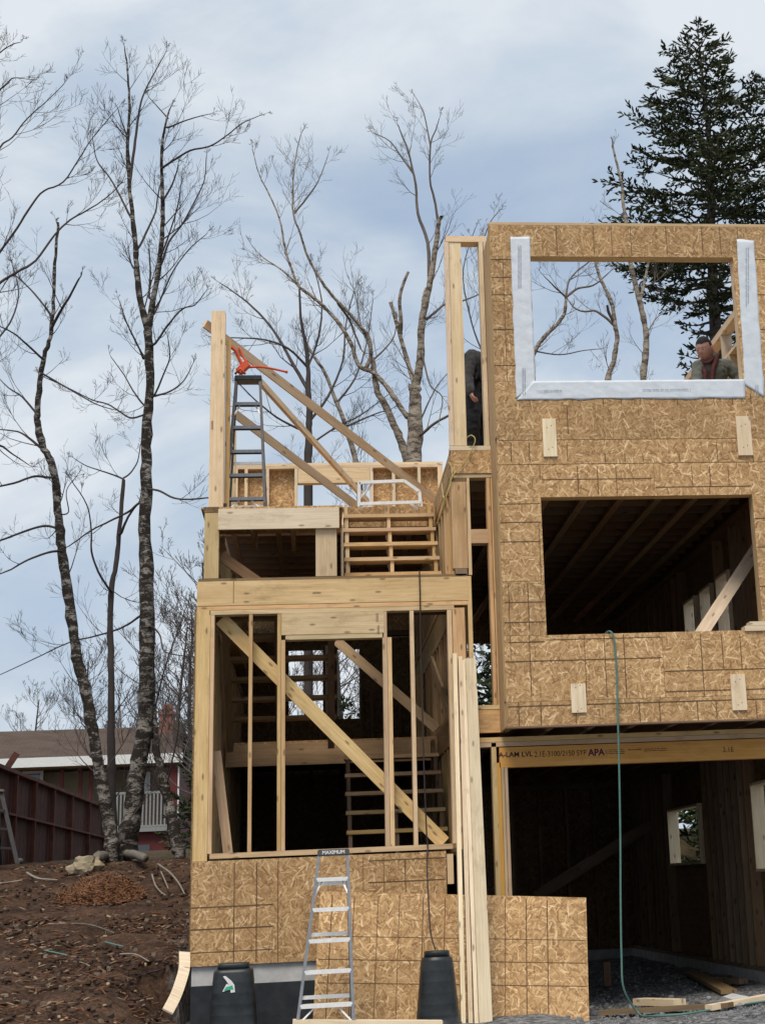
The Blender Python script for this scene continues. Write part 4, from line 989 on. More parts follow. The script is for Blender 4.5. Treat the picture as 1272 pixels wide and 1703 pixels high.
stick('green_strip', [(175, 1572), (190, 1577), (205, 1583)], .010, .010, M['hose'], 'piece of green plastic strip in the soil right of the other one', 'plastic strip', .03)
stick('dark_cable', [(310, 1605), (270, 1618), (235, 1628), (200, 1645)], .010, .010, M['cord'], 'dark cable lying on the soil from the corner of the house', 'cable', .03)
# pile of dead orange conifer needles and twigs
bm = nb(); rr = random.Random(8)
pc = ground_pt(170, 1490); 
for i in range(3600):
    a = rr.uniform(0, 6.283); r = math.sqrt(rr.random())
    x, y = pc.x + math.cos(a)*r*(.50+.1*noise.noise(Vector((a*1.3, 2, 0)))), pc.y + math.sin(a)*r*.55
    hgt = .30*(1-r*r)*(0.8+.4*noise.noise(Vector((x*3, y*3, 0))))
    z = H(x, y) + rr.uniform(0, max(.02, hgt))
    L = rr.uniform(.04, .15); d = Vector((rr.gauss(0, 1), rr.gauss(0, 1), rr.gauss(0, .5))).normalized()
    s_ = d.orthogonal().normalized()*rr.uniform(.003, .007)
    q0 = Vector((x, y, z))-d*L/2; q1 = q0+d*L
    v = [bm.verts.new(k) for k in (q0-s_, q0+s_, q1+s_*.3, q1-s_*.3)]; bm.faces.new(v)
top('brush_pile', bm, M['needles'], 'low heap of rusty orange dead conifer twigs on the soil bank', 'brush pile')

# ================================================================== FENCE, LADDER AND NEIGHBOUR'S HOUSE
FX, FT = -4.69, 3.44
fn = empty('board_fence', (FX, 16, 2.2), 'long dark red board fence running back along the left boundary', 'fence')
def fz(y): return 1.9+(y-7)*.03
bm = nb()
y = 6.2; k = 0
while y < 23.2:
    box(bm, FX+.03-.04+.002*(k % 2), FX+.012+.002*(k % 2)-.01, y, y+.196, fz(y)-.1, FT-.02+random.uniform(-.01, .01)); y += .2; k += 1
obj('fence_boards', bm, M['fencedark'], fn)
for z, t in ((FT, .055), (2.80, .03)):
    bm = nb(); box(bm, FX-.04, FX+.11, 6.2, 23.3, z-t/2, z+t/2); obj('rail', bm, M['fence'], fn)
for y in (7.6, 9.3, 11.0, 12.85, 14.9, 17.2, 19.8, 22.6):
    bm = nb(); box(bm, FX+.022, FX+.105, y, y+.06, fz(y)-.1, FT-.028); obj('post', bm, M['fence'], fn)
bm = nb(); beam(bm, P(12, 1278, 10.6), P(29, 1252, 10.6), .09, .05, EY)
top('slanted_post', bm, M['fencedark'], 'short dark red post sticking up askew above the fence top', 'post')
# old ladder against the fence
Yl = 8.6
lo = empty('old_step_ladder', P(10, 1436, Yl), 'weathered brown wooden stepladder standing open in front of the fence at the left edge', 'ladder')
for a, b_, nm in (((2, 1314), (30, 1438), 'rail'), ((-22, 1314), (-34, 1440), 'rail')):
    bm = nb(); beam(bm, P(*a, Yl), P(*b_, Yl-.2), .05, .05, EY); obj(nm, bm, M['steeldark'], lo)
for a, b_ in (((-3, 1318), (2, 1438)), ((-20, 1318), (-20, 1438))):
    bm = nb(); beam(bm, P(*a, Yl+.1), P(*b_, Yl+.7), .04, .03, EY); obj('rear_rail', bm, M['steeldark'], lo)
for y, xa, xb in ((1345, -25, 8), (1376, -28, 15), (1408, -31, 22)):
    bm = nb(); beam(bm, P(xa, y, Yl-.08), P(xb, y+3, Yl-.08), .03, .09, EY); obj('step', bm, M['steeldark'], lo)
bm = nb(); beam(bm, P(-26, 1312, Yl), P(8, 1315, Yl), .03, .14, EY); obj('top_cap', bm, M['root'], lo)

nh = empty('neighbour_house', (-8, 48, 2.8), 'neighbouring bungalow with brown shingle roof, white gutter, red siding and a white balcony', 'house')
YH = 45.0
g0, g1 = P(-60, 1274, YH), P(303, 1250, YH)
zg = P(150, 1264, YH).z
xl, xr = -16.0, g1.x
zr = P(150, 1212, YH+4.5).z
bm = nb(); uvl = bm.loops.layers.uv.verify()
def quad(bm, pts, uvs=None, mi=0):
    f = bm.faces.new([bm.verts.new(p) for p in pts]); f.material_index = mi
    if uvs:
        for l, uv in zip(f.loops, uvs): l[uvl].uv = uv
    return f
for dz, flip in ((0, False), (-.12, True)):
    A = [Vector((xl, YH-.15, zg+.12+dz)), Vector((xr, YH-.15, zg+.12+dz)), Vector((xr-.3, YH+4.5, zr+dz)), Vector((xl, YH+4.5, zr+dz))]
    B = [Vector((xr-.3, YH+4.5, zr+dz)), Vector((xl, YH+4.5, zr+dz)), Vector((xl, YH+9.2, zg+dz)), Vector((xr, YH+9.2, zg+dz))]
    for q in (A, B):
        L = (q[2]-q[1]).length; quad(bm, q if not flip else q[::-1], [(0, 0), (11, 0), (11, L), (0, L)])
obj('roof', bm, M['shingle'], nh)
bm = nb(); box(bm, xl, xr+.05, YH-.32, YH-.16, zg-.20, zg+.12); gt = obj('gutter', bm, M['white'], nh)
bm = nb(); box(bm, xl, xr-.02, YH-.155, YH+.6, zg-.24, zg-.21); obj('eave_soffit', bm, M['brownwood'], nh)
gz = 2.75; yw = YH+2.0
px = lambda x, y, Y=YH: P(x, y, Y)
deckz = P(250, 1376, YH).z
bm = nb(); box(bm, xl, px(226, 1300, yw).x, yw, yw+.15, gz-1, zg-.24); wl = obj('wall', bm, M['beige'], nh)
bm = nb(); box(bm, px(226, 1300, yw).x+.01, xr-.35, yw-.6, yw-.4, deckz, zg-.24); obj('wall', bm, plain('pale_brick_wall', (0.27, 0.19, 0.15), .9, var=.2), nh)
bm = nb(); box(bm, px(281, 1300).x, px(296, 1300).x, YH-.05, YH+7, deckz-2, zg-.24); obj('corner_wall', bm, M['redsiding'], nh)
bm = nb(); box(bm, px(296, 1300).x+.002, px(298.5, 1300).x, YH-.06, YH, deckz-1.5, zg-.24); obj('corner_board', bm, M['white'], nh)
bm = nb(); box(bm, px(222, 1400).x, px(281, 1400).x-.002, YH+.1, YH+.3, gz-1.5, deckz-.15); obj('basement_wall', bm, M['redsiding'], nh)
wn = nb(); box(wn, px(222, 1418).x, px(249, 1418).x, YH+.06, YH+.099, px(235, 1445).z, px(235, 1405).z); wn_ = obj('basement_window', wn, M['glass'], nh)
bm = nb(); box(bm, px(185, 1376).x, px(290, 1376).x, YH-.15, yw-.6, deckz-.14, deckz); obj('balcony_floor', bm, M['oldwhite'], nh)
bm = nb(); box(bm, px(185, 1320).x, px(280, 1320).x, YH-.14, YH-.09, deckz+1.14, deckz+1.22); rl = obj('balcony_rail', bm, M['oldwhite'], nh)
x = px(188, 1350).x
while x < px(279, 1350).x:
    bm = nb(); box(bm, x, x+.055, YH-.135, YH-.095, deckz+.08, deckz+1.139); obj('baluster', bm, M['oldwhite'], rl); x += .125
bm = nb(); box(bm, px(185, 1320).x, px(280, 1320).x, YH-.14, YH-.09, deckz+.01, deckz+.079); obj('lower_rail', bm, M['oldwhite'], rl)
for q in ((38, 1283, 72, 1302), (241, 1284, 250, 1316)):
    bm = nb(); a, b_ = P(q[0], q[1], yw-.61), P(q[2], q[3], yw-.61); box(bm, a.x, b_.x, yw-.66, yw-.605, b_.z, a.z); wf = obj('window', bm, M['white'], nh)
    bm = nb(); box(bm, a.x+.1, b_.x-.1, yw-.675, yw-.661, b_.z+.1, a.z-.1); obj('pane', bm, M['glass'], wf)
for xx in (100, 131, 148):
    bm = nb(); a = P(xx, 1300, YH+.3); box(bm, a.x, a.x+.12, YH+.3, YH+.42, gz, zg-.25); obj('porch_post', bm, M['redsiding'], nh)
ca, cb_ = P(266, 1190, YH+3.4), P(288, 1190, YH+3.4)
bm = nb(); box(bm, ca.x, cb_.x, YH+3.4, YH+4.4, zg+.5, P(277, 1188, YH+3.4).z); ch = obj('chimney', bm, M['brick'], nh)
bm = nb(); box(bm, ca.x-.06, cb_.x+.06, YH+3.34, YH+4.46, P(277, 1188, YH+3.4).z, P(277, 1183, YH+3.4).z); obj('chimney_cap', bm, M['brick'], ch)
bm = nb(); lathe(bm, [(.22, 0), (.18, .25), (.16, .3)], Vector(((ca.x+cb_.x)/2, YH+3.9, P(277, 1183, YH+3.4).z)), 16); obj('chimney_pot', bm, M['brick'], ch)
bm = nb(); a, b_ = P(283, 1215, YH+.6), P(296, 1215, YH+.6); box(bm, a.x+.05, b_.x, YH+1.5, YH+3.3, zg+.1, P(290, 1200, YH+1.5).z); obj('roof_box', bm, M['shingle'], nh)

# ================================================================== TREES
class Acc:
    def __init__(s): s.v = []; s.f = []; s.n = 0
    def tube(s, pts, rad, sides):
        n = len(pts); prev = None
        for i in range(n):
            a = pts[i-1] if i else pts[0]; b = pts[i+1] if i < n-1 else pts[-1]
            t = (b-a)
            if t.length < 1e-9: t = Vector((0, 0, 1))
            t.normalize()
            u = t.orthogonal().normalized() if prev is None else (prev-t*prev.dot(t)).normalized()
            prev = u; w_ = t.cross(u); r = rad[i]
            for k in range(sides):
                c, q = SC[sides][k]; s.v.append(pts[i]+u*(c*r)+w_*(q*r))
        o = s.n
        for i in range(n-1):
            for k in range(sides):
                k2 = (k+1) % sides
                s.f.append((o+i*sides+k, o+i*sides+k2, o+(i+1)*sides+k2, o+(i+1)*sides+k))
        s.n += n*sides
    def obj(s, name, mat, parent, smooth=True):
        me = bpy.data.meshes.new(name); me.from_pydata([tuple(v) for v in s.v], [], s.f); me.materials.append(mat)
        if smooth: me.polygons.foreach_set('use_smooth', [True]*len(me.polygons))
        return link(bpy.data.objects.new(name, me), parent)
SC = {k: [(math.cos(2*math.pi*i/k), math.sin(2*math.pi*i/k)) for i in range(k)] for k in (3, 4, 5, 6, 8, 10)}
def rvec(rr):
    return Vector((rr.gauss(0, 1), rr.gauss(0, 1), rr.gauss(0, 1))).normalized()
def grow(acc, rr, p, d, L, r, lev, upw=.12, wob=.22, dens=1.0, tip=.0022):
    """one branch with its side branches; lev = remaining levels"""
    n = 5 if lev >= 2 else (4 if lev == 1 else 3)
    pts = [p.copy()]; rad = [r]; q = p.copy(); d = d.normalized()
    for i in range(n):
        d = (d + rvec(rr)*wob + Vector((0, 0, upw))).normalized(); q = q + d*(L/n); pts.append(q.copy()); rad.append(max(tip, r*(1-(i+1)/(n+.4))))
    acc.tube(pts, rad, 3 if lev < 2 else 4)
    if lev <= 0: return
    m = max(2, int((5 if lev >= 2 else 4)*dens*rr.uniform(.7, 1.3)))
    for j in range(m):
        t = rr.uniform(.18, 1.0); i = min(n-1, int(t*n)); f = t*n-i
        o = pts[i].lerp(pts[i+1], f); ax = (pts[i+1]-pts[i]).normalized()
        side = rvec(rr); side = (side-ax*side.dot(ax)).normalized()
        nd_ = (ax*rr.uniform(.6, 1.0)+side*rr.uniform(.45, .95)).normalized()
        grow(acc, rr, o, nd_, L*rr.uniform(.34, .60)*(1.05-.35*t), max(tip, rad[i]*.62), lev-1, upw, wob*1.1, dens, tip)
def limb3(pxs, Y, jit, rr):
    y = Y; out = []
    for k, (x, yy) in enumerate(pxs): out.append(P(x, yy, Y + jit*k/max(1, len(pxs)-1)))
    return smooth_pts(out, 4)
def traced_tree(name, label, Y, limbs, seed, trunkmat, twigmat, group, dens=1.0, base=None, twl=1.0, spread=1.0, tip=.0021, upw=.12, baseslope=0):
    """limbs: (photo points from thick end to thin end, width at start in photo px, width at end, depth drift, twiggy 0..n, is_trunk)"""
    rr = random.Random(seed); s = (16.5+Y)/2782
    first = limb3(limbs[0][0], Y, limbs[0][3], rr); b = first[0].copy()
    gz_ = H(b.x, b.y)
    root = empty(name, (b.x, b.y, gz_), label, 'tree', group)
    tk, cr = Acc(), Acc(); known = []
    for li, (pxs, w0, w1, drift, tw, istr) in enumerate(limbs):
        Yb = Y
        if li:          # start the limb on the nearest limb already built
            bq = min(known, key=lambda q: (q[0]-pxs[0][0])**2+(q[1]-pxs[0][1])**2)
            dd = math.hypot(bq[0]-pxs[0][0], bq[1]-pxs[0][1])
            if dd < 40:
                Yb = bq[2]
                if dd > 2: pxs = [(bq[0], bq[1])]+list(pxs)
        m_ = len(pxs)-1
        for k in range(m_):
            for e in range(6): known.append((pxs[k][0]+(pxs[k+1][0]-pxs[k][0])*e/6, pxs[k][1]+(pxs[k+1][1]-pxs[k][1])*e/6, Yb+drift*(k+e/6)/m_))
        pts = limb3(pxs, Yb, drift, rr); n = len(pts)
        if li == 0 and b.z > gz_ + .05:       # carry the trunk down to the ground
            g0 = Vector((b.x+(pts[0].x-pts[2].x)*.5, b.y, gz_-.15)); pts = [g0] + pts; n += 1; w0 *= 1.1
        rad = [max(tip, (w0+(w1-w0)*i/(n-1))*s/2*(1+.07*rr.gauss(0, 1)*(1 if w0 > 8 else .4))) for i in range(n)]
        wobs = (w0*s*.10)
        pts = [p+rvec(rr)*wobs*.5 if 0 < i < n-1 else p for i, p in enumerate(pts)]
        (tk if istr else cr).tube(pts, rad, 10 if w0 > 14 else (6 if w0 > 5 else 5))
        Ls = [(pts[i+1]-pts[i]).length for i in range(n-1)]; tot = sum(Ls)
        m = int(tot*tw*dens*2.4)
        for j in range(m):
            t = rr.random()**.8; acc_ = t*tot; i = 0
            while i < n-2 and acc_ > Ls[i]: acc_ -= Ls[i]; i += 1
            o = pts[i].lerp(pts[i+1], min(1, acc_/max(1e-6, Ls[i]))); ax = (pts[i+1]-pts[i]).normalized()
            side = rvec(rr); side.y *= .7; side = (side-ax*side.dot(ax)).normalized()
            L = rr.uniform(.45, 1.35)*twl*(1.2-.72*t)
            grow(cr, rr, o, ax*rr.uniform(.5, 1.1)+side*rr.uniform(.5, 1.0)*spread, L, min(rad[i]*.42, .005+L*.007), 2, upw+.04, .12, 1.15, tip)
        if w1 < 4: grow(cr, rr, pts[-1], (pts[-1]-pts[-3]), .20*twl, rad[-1], 2, upw, .22, 1.2, tip)
    tk.obj('trunk', M[trunkmat], root)
    if cr.v: cr.obj('crown', M[twigmat], root)
    return root
G1 = 'bare maples in a clump on the bank'
def c1(x, y): return (x/2.8386, y/2.8383)
def c2(x, y): return (x/2.6205, 550+y/2.62)
def c3(x, y): return (340+x/2.504, 100+y/2.504)
def c4(x, y): return (720+x/2.3043, 350+y/2.3043)
# T3: tallest, dark mottled trunk that forks high
traced_tree('maple_tree', 'tallest bare tree on the bank, thick mottled trunk forking high into two dark leaders', 9, [
    ([(213, 1412), (216, 1380), (222, 1340), (230, 1280), (238, 1225), (242, 1190), (245, 1080), (244, 970), (241, 880), (244, 800), (243, 740), (249, 660), (248, 588), (247, 545)], 29, 13, 0, 0.0, True),
    ([c1(700, 1560), c1(660, 1400), c1(645, 1250), c1(640, 1150), c1(625, 1000), c1(612, 880), c1(603, 700), c1(612, 540), c1(610, 430), c1(600, 300), c1(590, 230)], 13, 2, .6, 1.1, True),
    ([c1(702, 1560), c1(722, 1420), c1(745, 1300), c1(762, 1150), c1(770, 1000), c1(765, 850), c1(765, 700), c1(780, 600), c1(800, 520)], 12, 3, -.5, 1.0, True),
    ([c1(612, 880), c1(635, 700), c1(650, 580), c1(668, 480), c1(700, 400), c1(740, 325), c1(780, 255)], 6, 1.5, .3, 1.1, False),
    ([c1(770, 790), c1(830, 750), c1(900, 710), c1(990, 690), c1(1070, 640), c1(1140, 585), c1(1215, 550)], 5, 1.4, -.8, 1.2, False),
    ([c1(765, 1240), c1(800, 1140), c1(860, 1060), c1(920, 950), c1(965, 850), c1(975, 740)], 5, 1.6, .6, 1.1, False),
    ([c1(765, 1200), c1(815, 1060), c1(845, 950), c1(855, 870)], 4, 1.6, -.6, .9, False),
    ([c1(775, 940), c1(815, 870), c1(840, 795)], 5, 2.5, -.3, .8, False),
    ([c1(655, 1170), c1(700, 1080), c1(735, 1000), c1(745, 930), c1(760, 860)], 5, 2, .4, .7, False),
    ([c1(615, 1020), c1(570, 930), c1(520, 840), c1(460, 760), c1(440, 660)], 5, 1.6, .7, 1.0, False),
    ([c1(600, 640), c1(575, 570), c1(557, 510)], 4, 1.6, .2, .9, False),
    ([c1(800, 600), c1(860, 575), c1(920, 555), c1(980, 540)], 4, 1.4, -.4, 1.2, False),
    ([c1(795, 560), c1(750, 510), c1(705, 460)], 3, 1.2, .3, 1.0, False),
    ([c1(705, 1400), c1(710, 1290), c1(705, 1180)], 5, 2.5, .3, .7, False),
    ([c1(735, 1620), c1(790, 1540), c1(860, 1460), c1(920, 1440), c1(965, 1385)], 5, 1.5, -.8, 1.2, False),
    ([c1(730, 1480), c1(780, 1360), c1(830, 1260), c1(900, 1170), c1(970, 1110)], 4.5, 1.4, .9, 1.2, False),
    ([c1(680, 1680), c1(630, 1590), c1(590, 1500), c1(565, 1420)], 4, 1.4, .6, 1.1, False),
    ([c2(675, 280), c2(710, 200), c2(740, 120), c2(735, 40)], 4.5, 1.6, -.5, 1.1, False),
    ([c2(675, 285), c2(740, 265), c2(800, 220), c2(838, 150)], 4, 1.5, .5, 1.1, False),
    ([c2(625, 320), c2(580, 260), c2(540, 190), c2(485, 115)], 4, 1.4, .5, 1.0, False),
    ([c2(625, 120), c2(600, 60), c2(560, -20), c2(540, -60)], 4, 1.5, -.6, 1.0, False),
    ([c2(620, 370), c2(570, 380), c2(520, 350), c2(470, 320), c2(400, 300), c2(300, 250), c2(190, 200)], 4, 1.6, 1.4, .8, False),
    ([c2(655, 690), c2(700, 700), c2(760, 730), c2(830, 735), c2(905, 728)], 4.5, 2.5, -.9, .6, False),
    ([c2(610, 750), c2(560, 790), c2(480, 830), c2(400, 870), c2(330, 920), c2(290, 945)], 5, 1.8, .8, .7, False),
    ([c2(610, 1245), c2(560, 1280), c2(490, 1310), c2(400, 1335), c2(300, 1360), c2(150, 1430), c2(0, 1500)], 4.5, 1.4, 1.2, .8, False),
    ([c2(665, 1290), c2(700, 1330), c2(720, 1400), c2(840, 1420)], 4, 1.5, -.7, 1.2, False),
], 21, 'maple', 'twig', G1, 1.0)
traced_tree('maple_tree', 'bare tree with a bowed mottled trunk, leftmost trunk of the clump on the bank', 8.6, [
    ([(187, 1415), (182, 1370), (172, 1320), (160, 1250), (152, 1200), (143, 1150), (130, 1103), (124, 1060), (114, 989), (105, 930), (101, 893), (97, 850), (92, 798), (84, 765), (71, 741), (63, 700), (63, 685), (67, 640), (70, 615), (76, 585), (82, 569), (88, 530), (90, 470), (94, 410), (97, 370)], 19.5, 4.5, .5, .55, True),
    ([c2(215, 640), c2(150, 635), c2(60, 665), c2(-60, 690)], 5, 3, -1.0, .8, False),
    ([c2(250, 860), c2(200, 850), c2(120, 870), c2(0, 915), c2(-60, 930)], 5, 3, .8, .9, False),
    ([c2(255, 960), c2(200, 970), c2(120, 1000), c2(50, 1040), c2(0, 1060)], 5, 2, -.8, 1.0, False),
    ([c2(180, 510), c2(130, 470), c2(80, 440), c2(0, 430)], 6, 2, .7, 1.0, False),
    ([c2(160, 360), c2(100, 290), c2(40, 250), c2(0, 210)], 4, 1.6, .9, 1.1, False),
    ([c1(240, 1560), c1(280, 1480), c1(330, 1400), c1(375, 1315)], 6, 3, -.6, 1.0, False),
    ([c1(250, 1500), c1(200, 1430), c1(130, 1350), c1(60, 1300), c1(0, 1380)], 4, 1.5, .7, 1.3, False),
    ([c2(185, 120), c2(120, 60), c2(60, 10), c2(0, -20)], 5, 2, -.9, 1.3, False),
    ([c2(190, 190), c2(260, 230), c2(330, 270), c2(420, 320), c2(500, 345)], 4, 1.5, -.6, 1.0, False),
    ([c2(260, 800), c2(300, 790), c2(290, 700), c2(330, 640)], 3, 1.3, .5, .8, False),
], 22, 'maple', 'twig', G1, .95)
traced_tree('maple_tree', 'slender dark bare tree with a broken fork, between the two mottled trunks of the clump', 9.4, [
    ([(189, 1412), (188, 1350), (186, 1280), (185, 1195), (185, 1100), (184, 1040), (186, 981), (193, 940), (198, 893), (202, 850), (206, 798)], 13, 6, .3, .5, True),
    ([c2(480, 1130), c2(430, 1050), c2(400, 960), c2(400, 870), (145, 840), (120, 800)], 5, 1.5, -.7, 1.0, False),
    ([(206, 798), c2(500, 630), c2(440, 610), c2(380, 590), c2(330, 560)], 4, 1.3, .6, 1.2, False),
    ([(206, 795), c2(570, 620), c2(600, 570), c2(612, 500)], 4, 1.5, .3, .6, False),
    ([c2(530, 880), c2(560, 810), c2(605, 750)], 6, 3, -.3, .6, False),
], 23, 'twig', 'twig', G1, .9)
traced_tree('maple_tree', 'bare tree whose short pale blotched trunk leans right, nearest the house corner', 8.8, [
    ([(299, 1418), (292, 1395), (284, 1350), (276, 1312), (266, 1270), (260, 1247), (256, 1190), (254, 1150), (256, 1060), (254, 1000)], 19, 4, .4, .5, True),
    ([(258, 1180), (272, 1120), (292, 1060), (310, 1010)], 4, 1.5, .8, 1.3, False),
    ([(276, 1312), (288, 1260), (296, 1220), (300, 1180)], 3, 1.3, -.5, .8, False),
], 24, 'maple', 'twig', G1, 1.0)
# off-frame tree whose branches enter from the left
traced_tree('maple_tree', 'bare tree standing just outside the left edge, only its long upswept branches in view', 6.5, [
    ([(-75, 1450), (-72, 1200), (-70, 900), (-78, 700), (-80, 560), (-84, 420)], 30, 12, 0, .5, True),
    ([(-80, 540), c1(-80, 1400), c1(0, 1335), c1(90, 1280), c1(170, 1230), c1(260, 1110), c1(330, 1040), c1(400, 1000), c1(480, 950), c1(560, 880), c1(590, 830)], 6.5, 1.4, .8, 1.25, False),
    ([(-80, 480), c1(-60, 1260), c1(0, 1190), c1(80, 1080), c1(150, 970), c1(210, 900), c1(300, 860), c1(380, 740), c1(440, 650), c1(540, 530)], 6, 1.4, -.6, 1.25, False),
    ([(-84, 430), c1(-80, 900), c1(0, 700), c1(60, 650), c1(130, 560), c1(220, 480), c1(300, 400)], 5, 1.4, .6, 1.3, False),
    ([(-84, 420), c1(-100, 600), c1(-20, 450), c1(30, 400), c1(60, 370), c1(110, 370)], 6, 1.4, -.5, 1.2, False),
    ([(-84, 400), c1(-100, 350), c1(0, 250), c1(60, 210), c1(95, 200)], 5, 1.3, .4, 1.1, False),
    ([(-75, 620), c1(-60, 1640), c1(0, 1590), c1(60, 1500), c1(90, 1380), c1(60, 1250)], 6, 1.5, .8, 1.2, False),
    ([(-72, 800), c2(-60, 520), c2(0, 500), c2(60, 540), c2(120, 580)], 6, 1.5, .5, 1.1, False),
], 25, 'maple', 'twig', G1, 1.0)
G2 = 'bare birches behind the house'
traced_tree('birch_tree', 'large pale birch behind the upper wall, with broken stubs and tall leaders', 12, [
    ([(688, 775), (689, 759), (690, 700), (691, 659), (689, 640)], 26, 20, 0, .1, True),
    ([(689, 640), (683, 619), (669, 571), (659, 535), (649.5, 503)], 11, 7, .3, .35, True),
    ([(665, 560), (667, 535), (665, 491), (679, 452)], 8, 5, -.2, .3, True),
    ([(690, 645), (699, 599), (701, 539), (713, 479), (723, 419), (729, 372), (734, 360)], 16, 6, -.4, .5, True),
    ([(700, 560), (704, 500), (708, 480)], 8, 5, .5, .2, True),
    ([(714, 470), (711, 403), (695, 356), (691, 308), (679, 252), (668, 225), (662, 208)], 7, 1.6, .5, 1.1, False),
    ([(729, 372), (722, 330), (715, 300), (716, 240), (725, 215), (730, 198)], 5, 1.4, -.3, 1.2, False),
    ([(688, 290), (670, 265), (648, 235), (622, 222)], 4, 1.3, .5, 1.2, False),
    ([(715, 240), (705, 190), (693, 165)], 3, 1.2, .3, 1.3, False),
    ([(677, 692), (655, 660), (643, 643), (620, 619), (596, 607), (583.6, 571), (565, 540), (540, 511), (515, 490), (496, 475), (484, 445), (476, 419), (470, 390), (464, 360), (448, 324), (432, 292), (420, 248)], 10, 1.6, .8, .85, True),
    ([(617, 590), (612, 560), (598, 542), (580, 520), (552, 491), (530, 460), (512, 427), (500, 390), (488, 356), (487, 310), (492, 260), (500, 225)], 8, 1.6, -.9, .95, True),
    ([(562, 505), (580, 530), (590, 555), (600, 580)], 5, 3, .2, .3, False),
    ([(496, 475), (470, 450), (440, 430), (420, 410)], 4, 1.4, .6, 1.2, True),
    ([(488, 356), (510, 330), (530, 300), (545, 260)], 4, 1.3, .5, 1.3, False),
    ([(699, 723), (715, 710), (731, 699), (748, 690)], 6, 4, -.5, .6, False),
    ([(698, 700), (712, 670), (728, 640), (745, 620)], 4, 1.5, .6, .9, False),
    ([(710, 530), (725, 518), (742, 505), (770, 500), (800, 488)], 6, 2, .6, 1.0, False),
    ([(702, 590), (715, 640), (735, 660), (730, 700)], 4, 1.5, -.7, .7, False),
], 31, 'birch', 'birchtwig', G2, .95)
traced_tree('birch_tree', 'pale birch with a leaning trunk left of the large one, joining its long left limbs', 12.3, [
    ([(678, 775), (675, 759), (665, 730), (651.5, 699), (640, 672), (627.5, 651), (622, 620), (619.5, 595)], 14, 9, 0, .3, True),
    ([(619, 600), (640, 580), (655, 560), (660, 530)], 4, 1.5, .6, 1.0, False),
], 32, 'birch', 'birchtwig', G2, .9)
traced_tree('birch_tree', 'dark bushy bare tree behind the stepladder and roof braces', 14, [
    ([(512, 790), (512, 763), (514, 720), (515, 690), (513, 650), (512, 611), (508, 570), (500, 530), (498, 480)], 15, 3, .5, 1.3, True),
    ([(513, 650), (490, 610), (462, 560), (430, 520), (395, 490), (365, 470)], 7, 1.5, .9, 1.5, False),
    ([(512, 611), (480, 580), (440, 565), (390, 562), (350, 560)], 5, 1.4, -.8, 1.3, False),
    ([(515, 700), (545, 660), (570, 600), (575, 540), (590, 480)], 6, 1.5, .7, 1.4, False),
    ([(514, 720), (470, 700), (430, 670), (400, 640)], 5, 1.5, -.6, 1.5, False),
    ([(515, 740), (560, 710), (600, 690), (640, 660)], 5, 1.5, .6, 1.4, False),
    ([(512, 611), (530, 560), (535, 500), (520, 440)], 5, 1.4, .2, 1.4, False),
], 33, 'twig', 'fartwig', G2, 1.0, twl=1.1)
traced_tree('birch_tree', 'thin leaning bare tree between the dark bushy one and the large birch', 15, [
    ([(598, 790), (590, 760), (575, 710), (560, 670), (540, 620), (520, 590), (505, 560)], 10, 3, .5, 1.3, True),
    ([(560, 670), (590, 630), (610, 570), (620, 500)], 4.5, 1.5, .7, 1.4, False),
    ([(575, 710), (620, 690), (650, 680)], 4, 1.5, .4, 1.5, False),
], 34, 'birch', 'fartwig', G2, 1.0)
traced_tree('birch_tree', 'slim birch seen through the left part of the top window', 13, [
    ([(1010, 700), (1011, 630), (1020, 600), (1024, 576), (1026, 560), (1022, 541), (1018, 510), (1006, 480), (995, 455), (989, 432), (985, 410)], 10, 4, 0, .8, True),
    ([(1020, 540), (1005, 527), (989, 517), (970, 518), (955, 512), (945, 500)], 6, 2, .4, 1.0, False),
    ([(1020, 535), (1012, 520), (1009, 508)], 6, 4, -.2, .3, False),
], 35, 'birch', 'birchtwig', G2, 1.0)
traced_tree('birch_tree', 'pale forked birch in the middle of the top window, its tip above the roof line', 13.6, [
    ([(1068, 700), (1069, 630), (1073, 590), (1074, 558), (1070, 530), (1063, 502), (1056, 470), (1047, 432), (1045, 400), (1040, 366), (1035, 335), (1034, 310), (1026, 275), (1018, 243)], 12, 3.5, 0, .55, True),
    ([(1064, 500), (1071, 470), (1076, 445), (1081, 420), (1083, 395)], 7, 3, .4, .8, True),
    ([(1072, 560), (1090, 530), (1105, 520)], 3, 1.3, .6, 1.0, False),
], 36, 'birch', 'birchtwig', G2, .9)
traced_tree('birch_tree', 'bare tree with crooked spreading limbs in the left of the top window', 14.5, [
    ([(870, 720), (880, 620), (889, 584), (905, 560), (925, 540), (937, 523), (940, 505), (941, 494)], 9, 5, 0, .7, True),
    ([(941, 494), (960, 480), (985, 475), (1005, 460), (1020, 445)], 5, 1.5, .5, 1.2, False),
    ([(941, 494), (925, 480), (915, 470), (905, 460)], 4, 1.4, -.5, 1.2, False),
    ([(941, 494), (945, 470), (960, 450), (985, 430), (1000, 405)], 4, 1.4, .4, 1.3, False),
    ([(889, 584), (930, 590), (970, 583), (1000, 580)], 3, 1.3, .6, 1.2, False),
    ([(880, 620), (850, 560), (820, 500), (800, 440), (810, 380), (830, 350)], 5, 1.5, .6, 1.2, False),
    ([(872, 700), (830, 620), (800, 580), (780, 520), (770, 450), (790, 380)], 5, 1.5, -.6, 1.2, False),
], 37, 'birch', 'birchtwig', G2, 1.0)

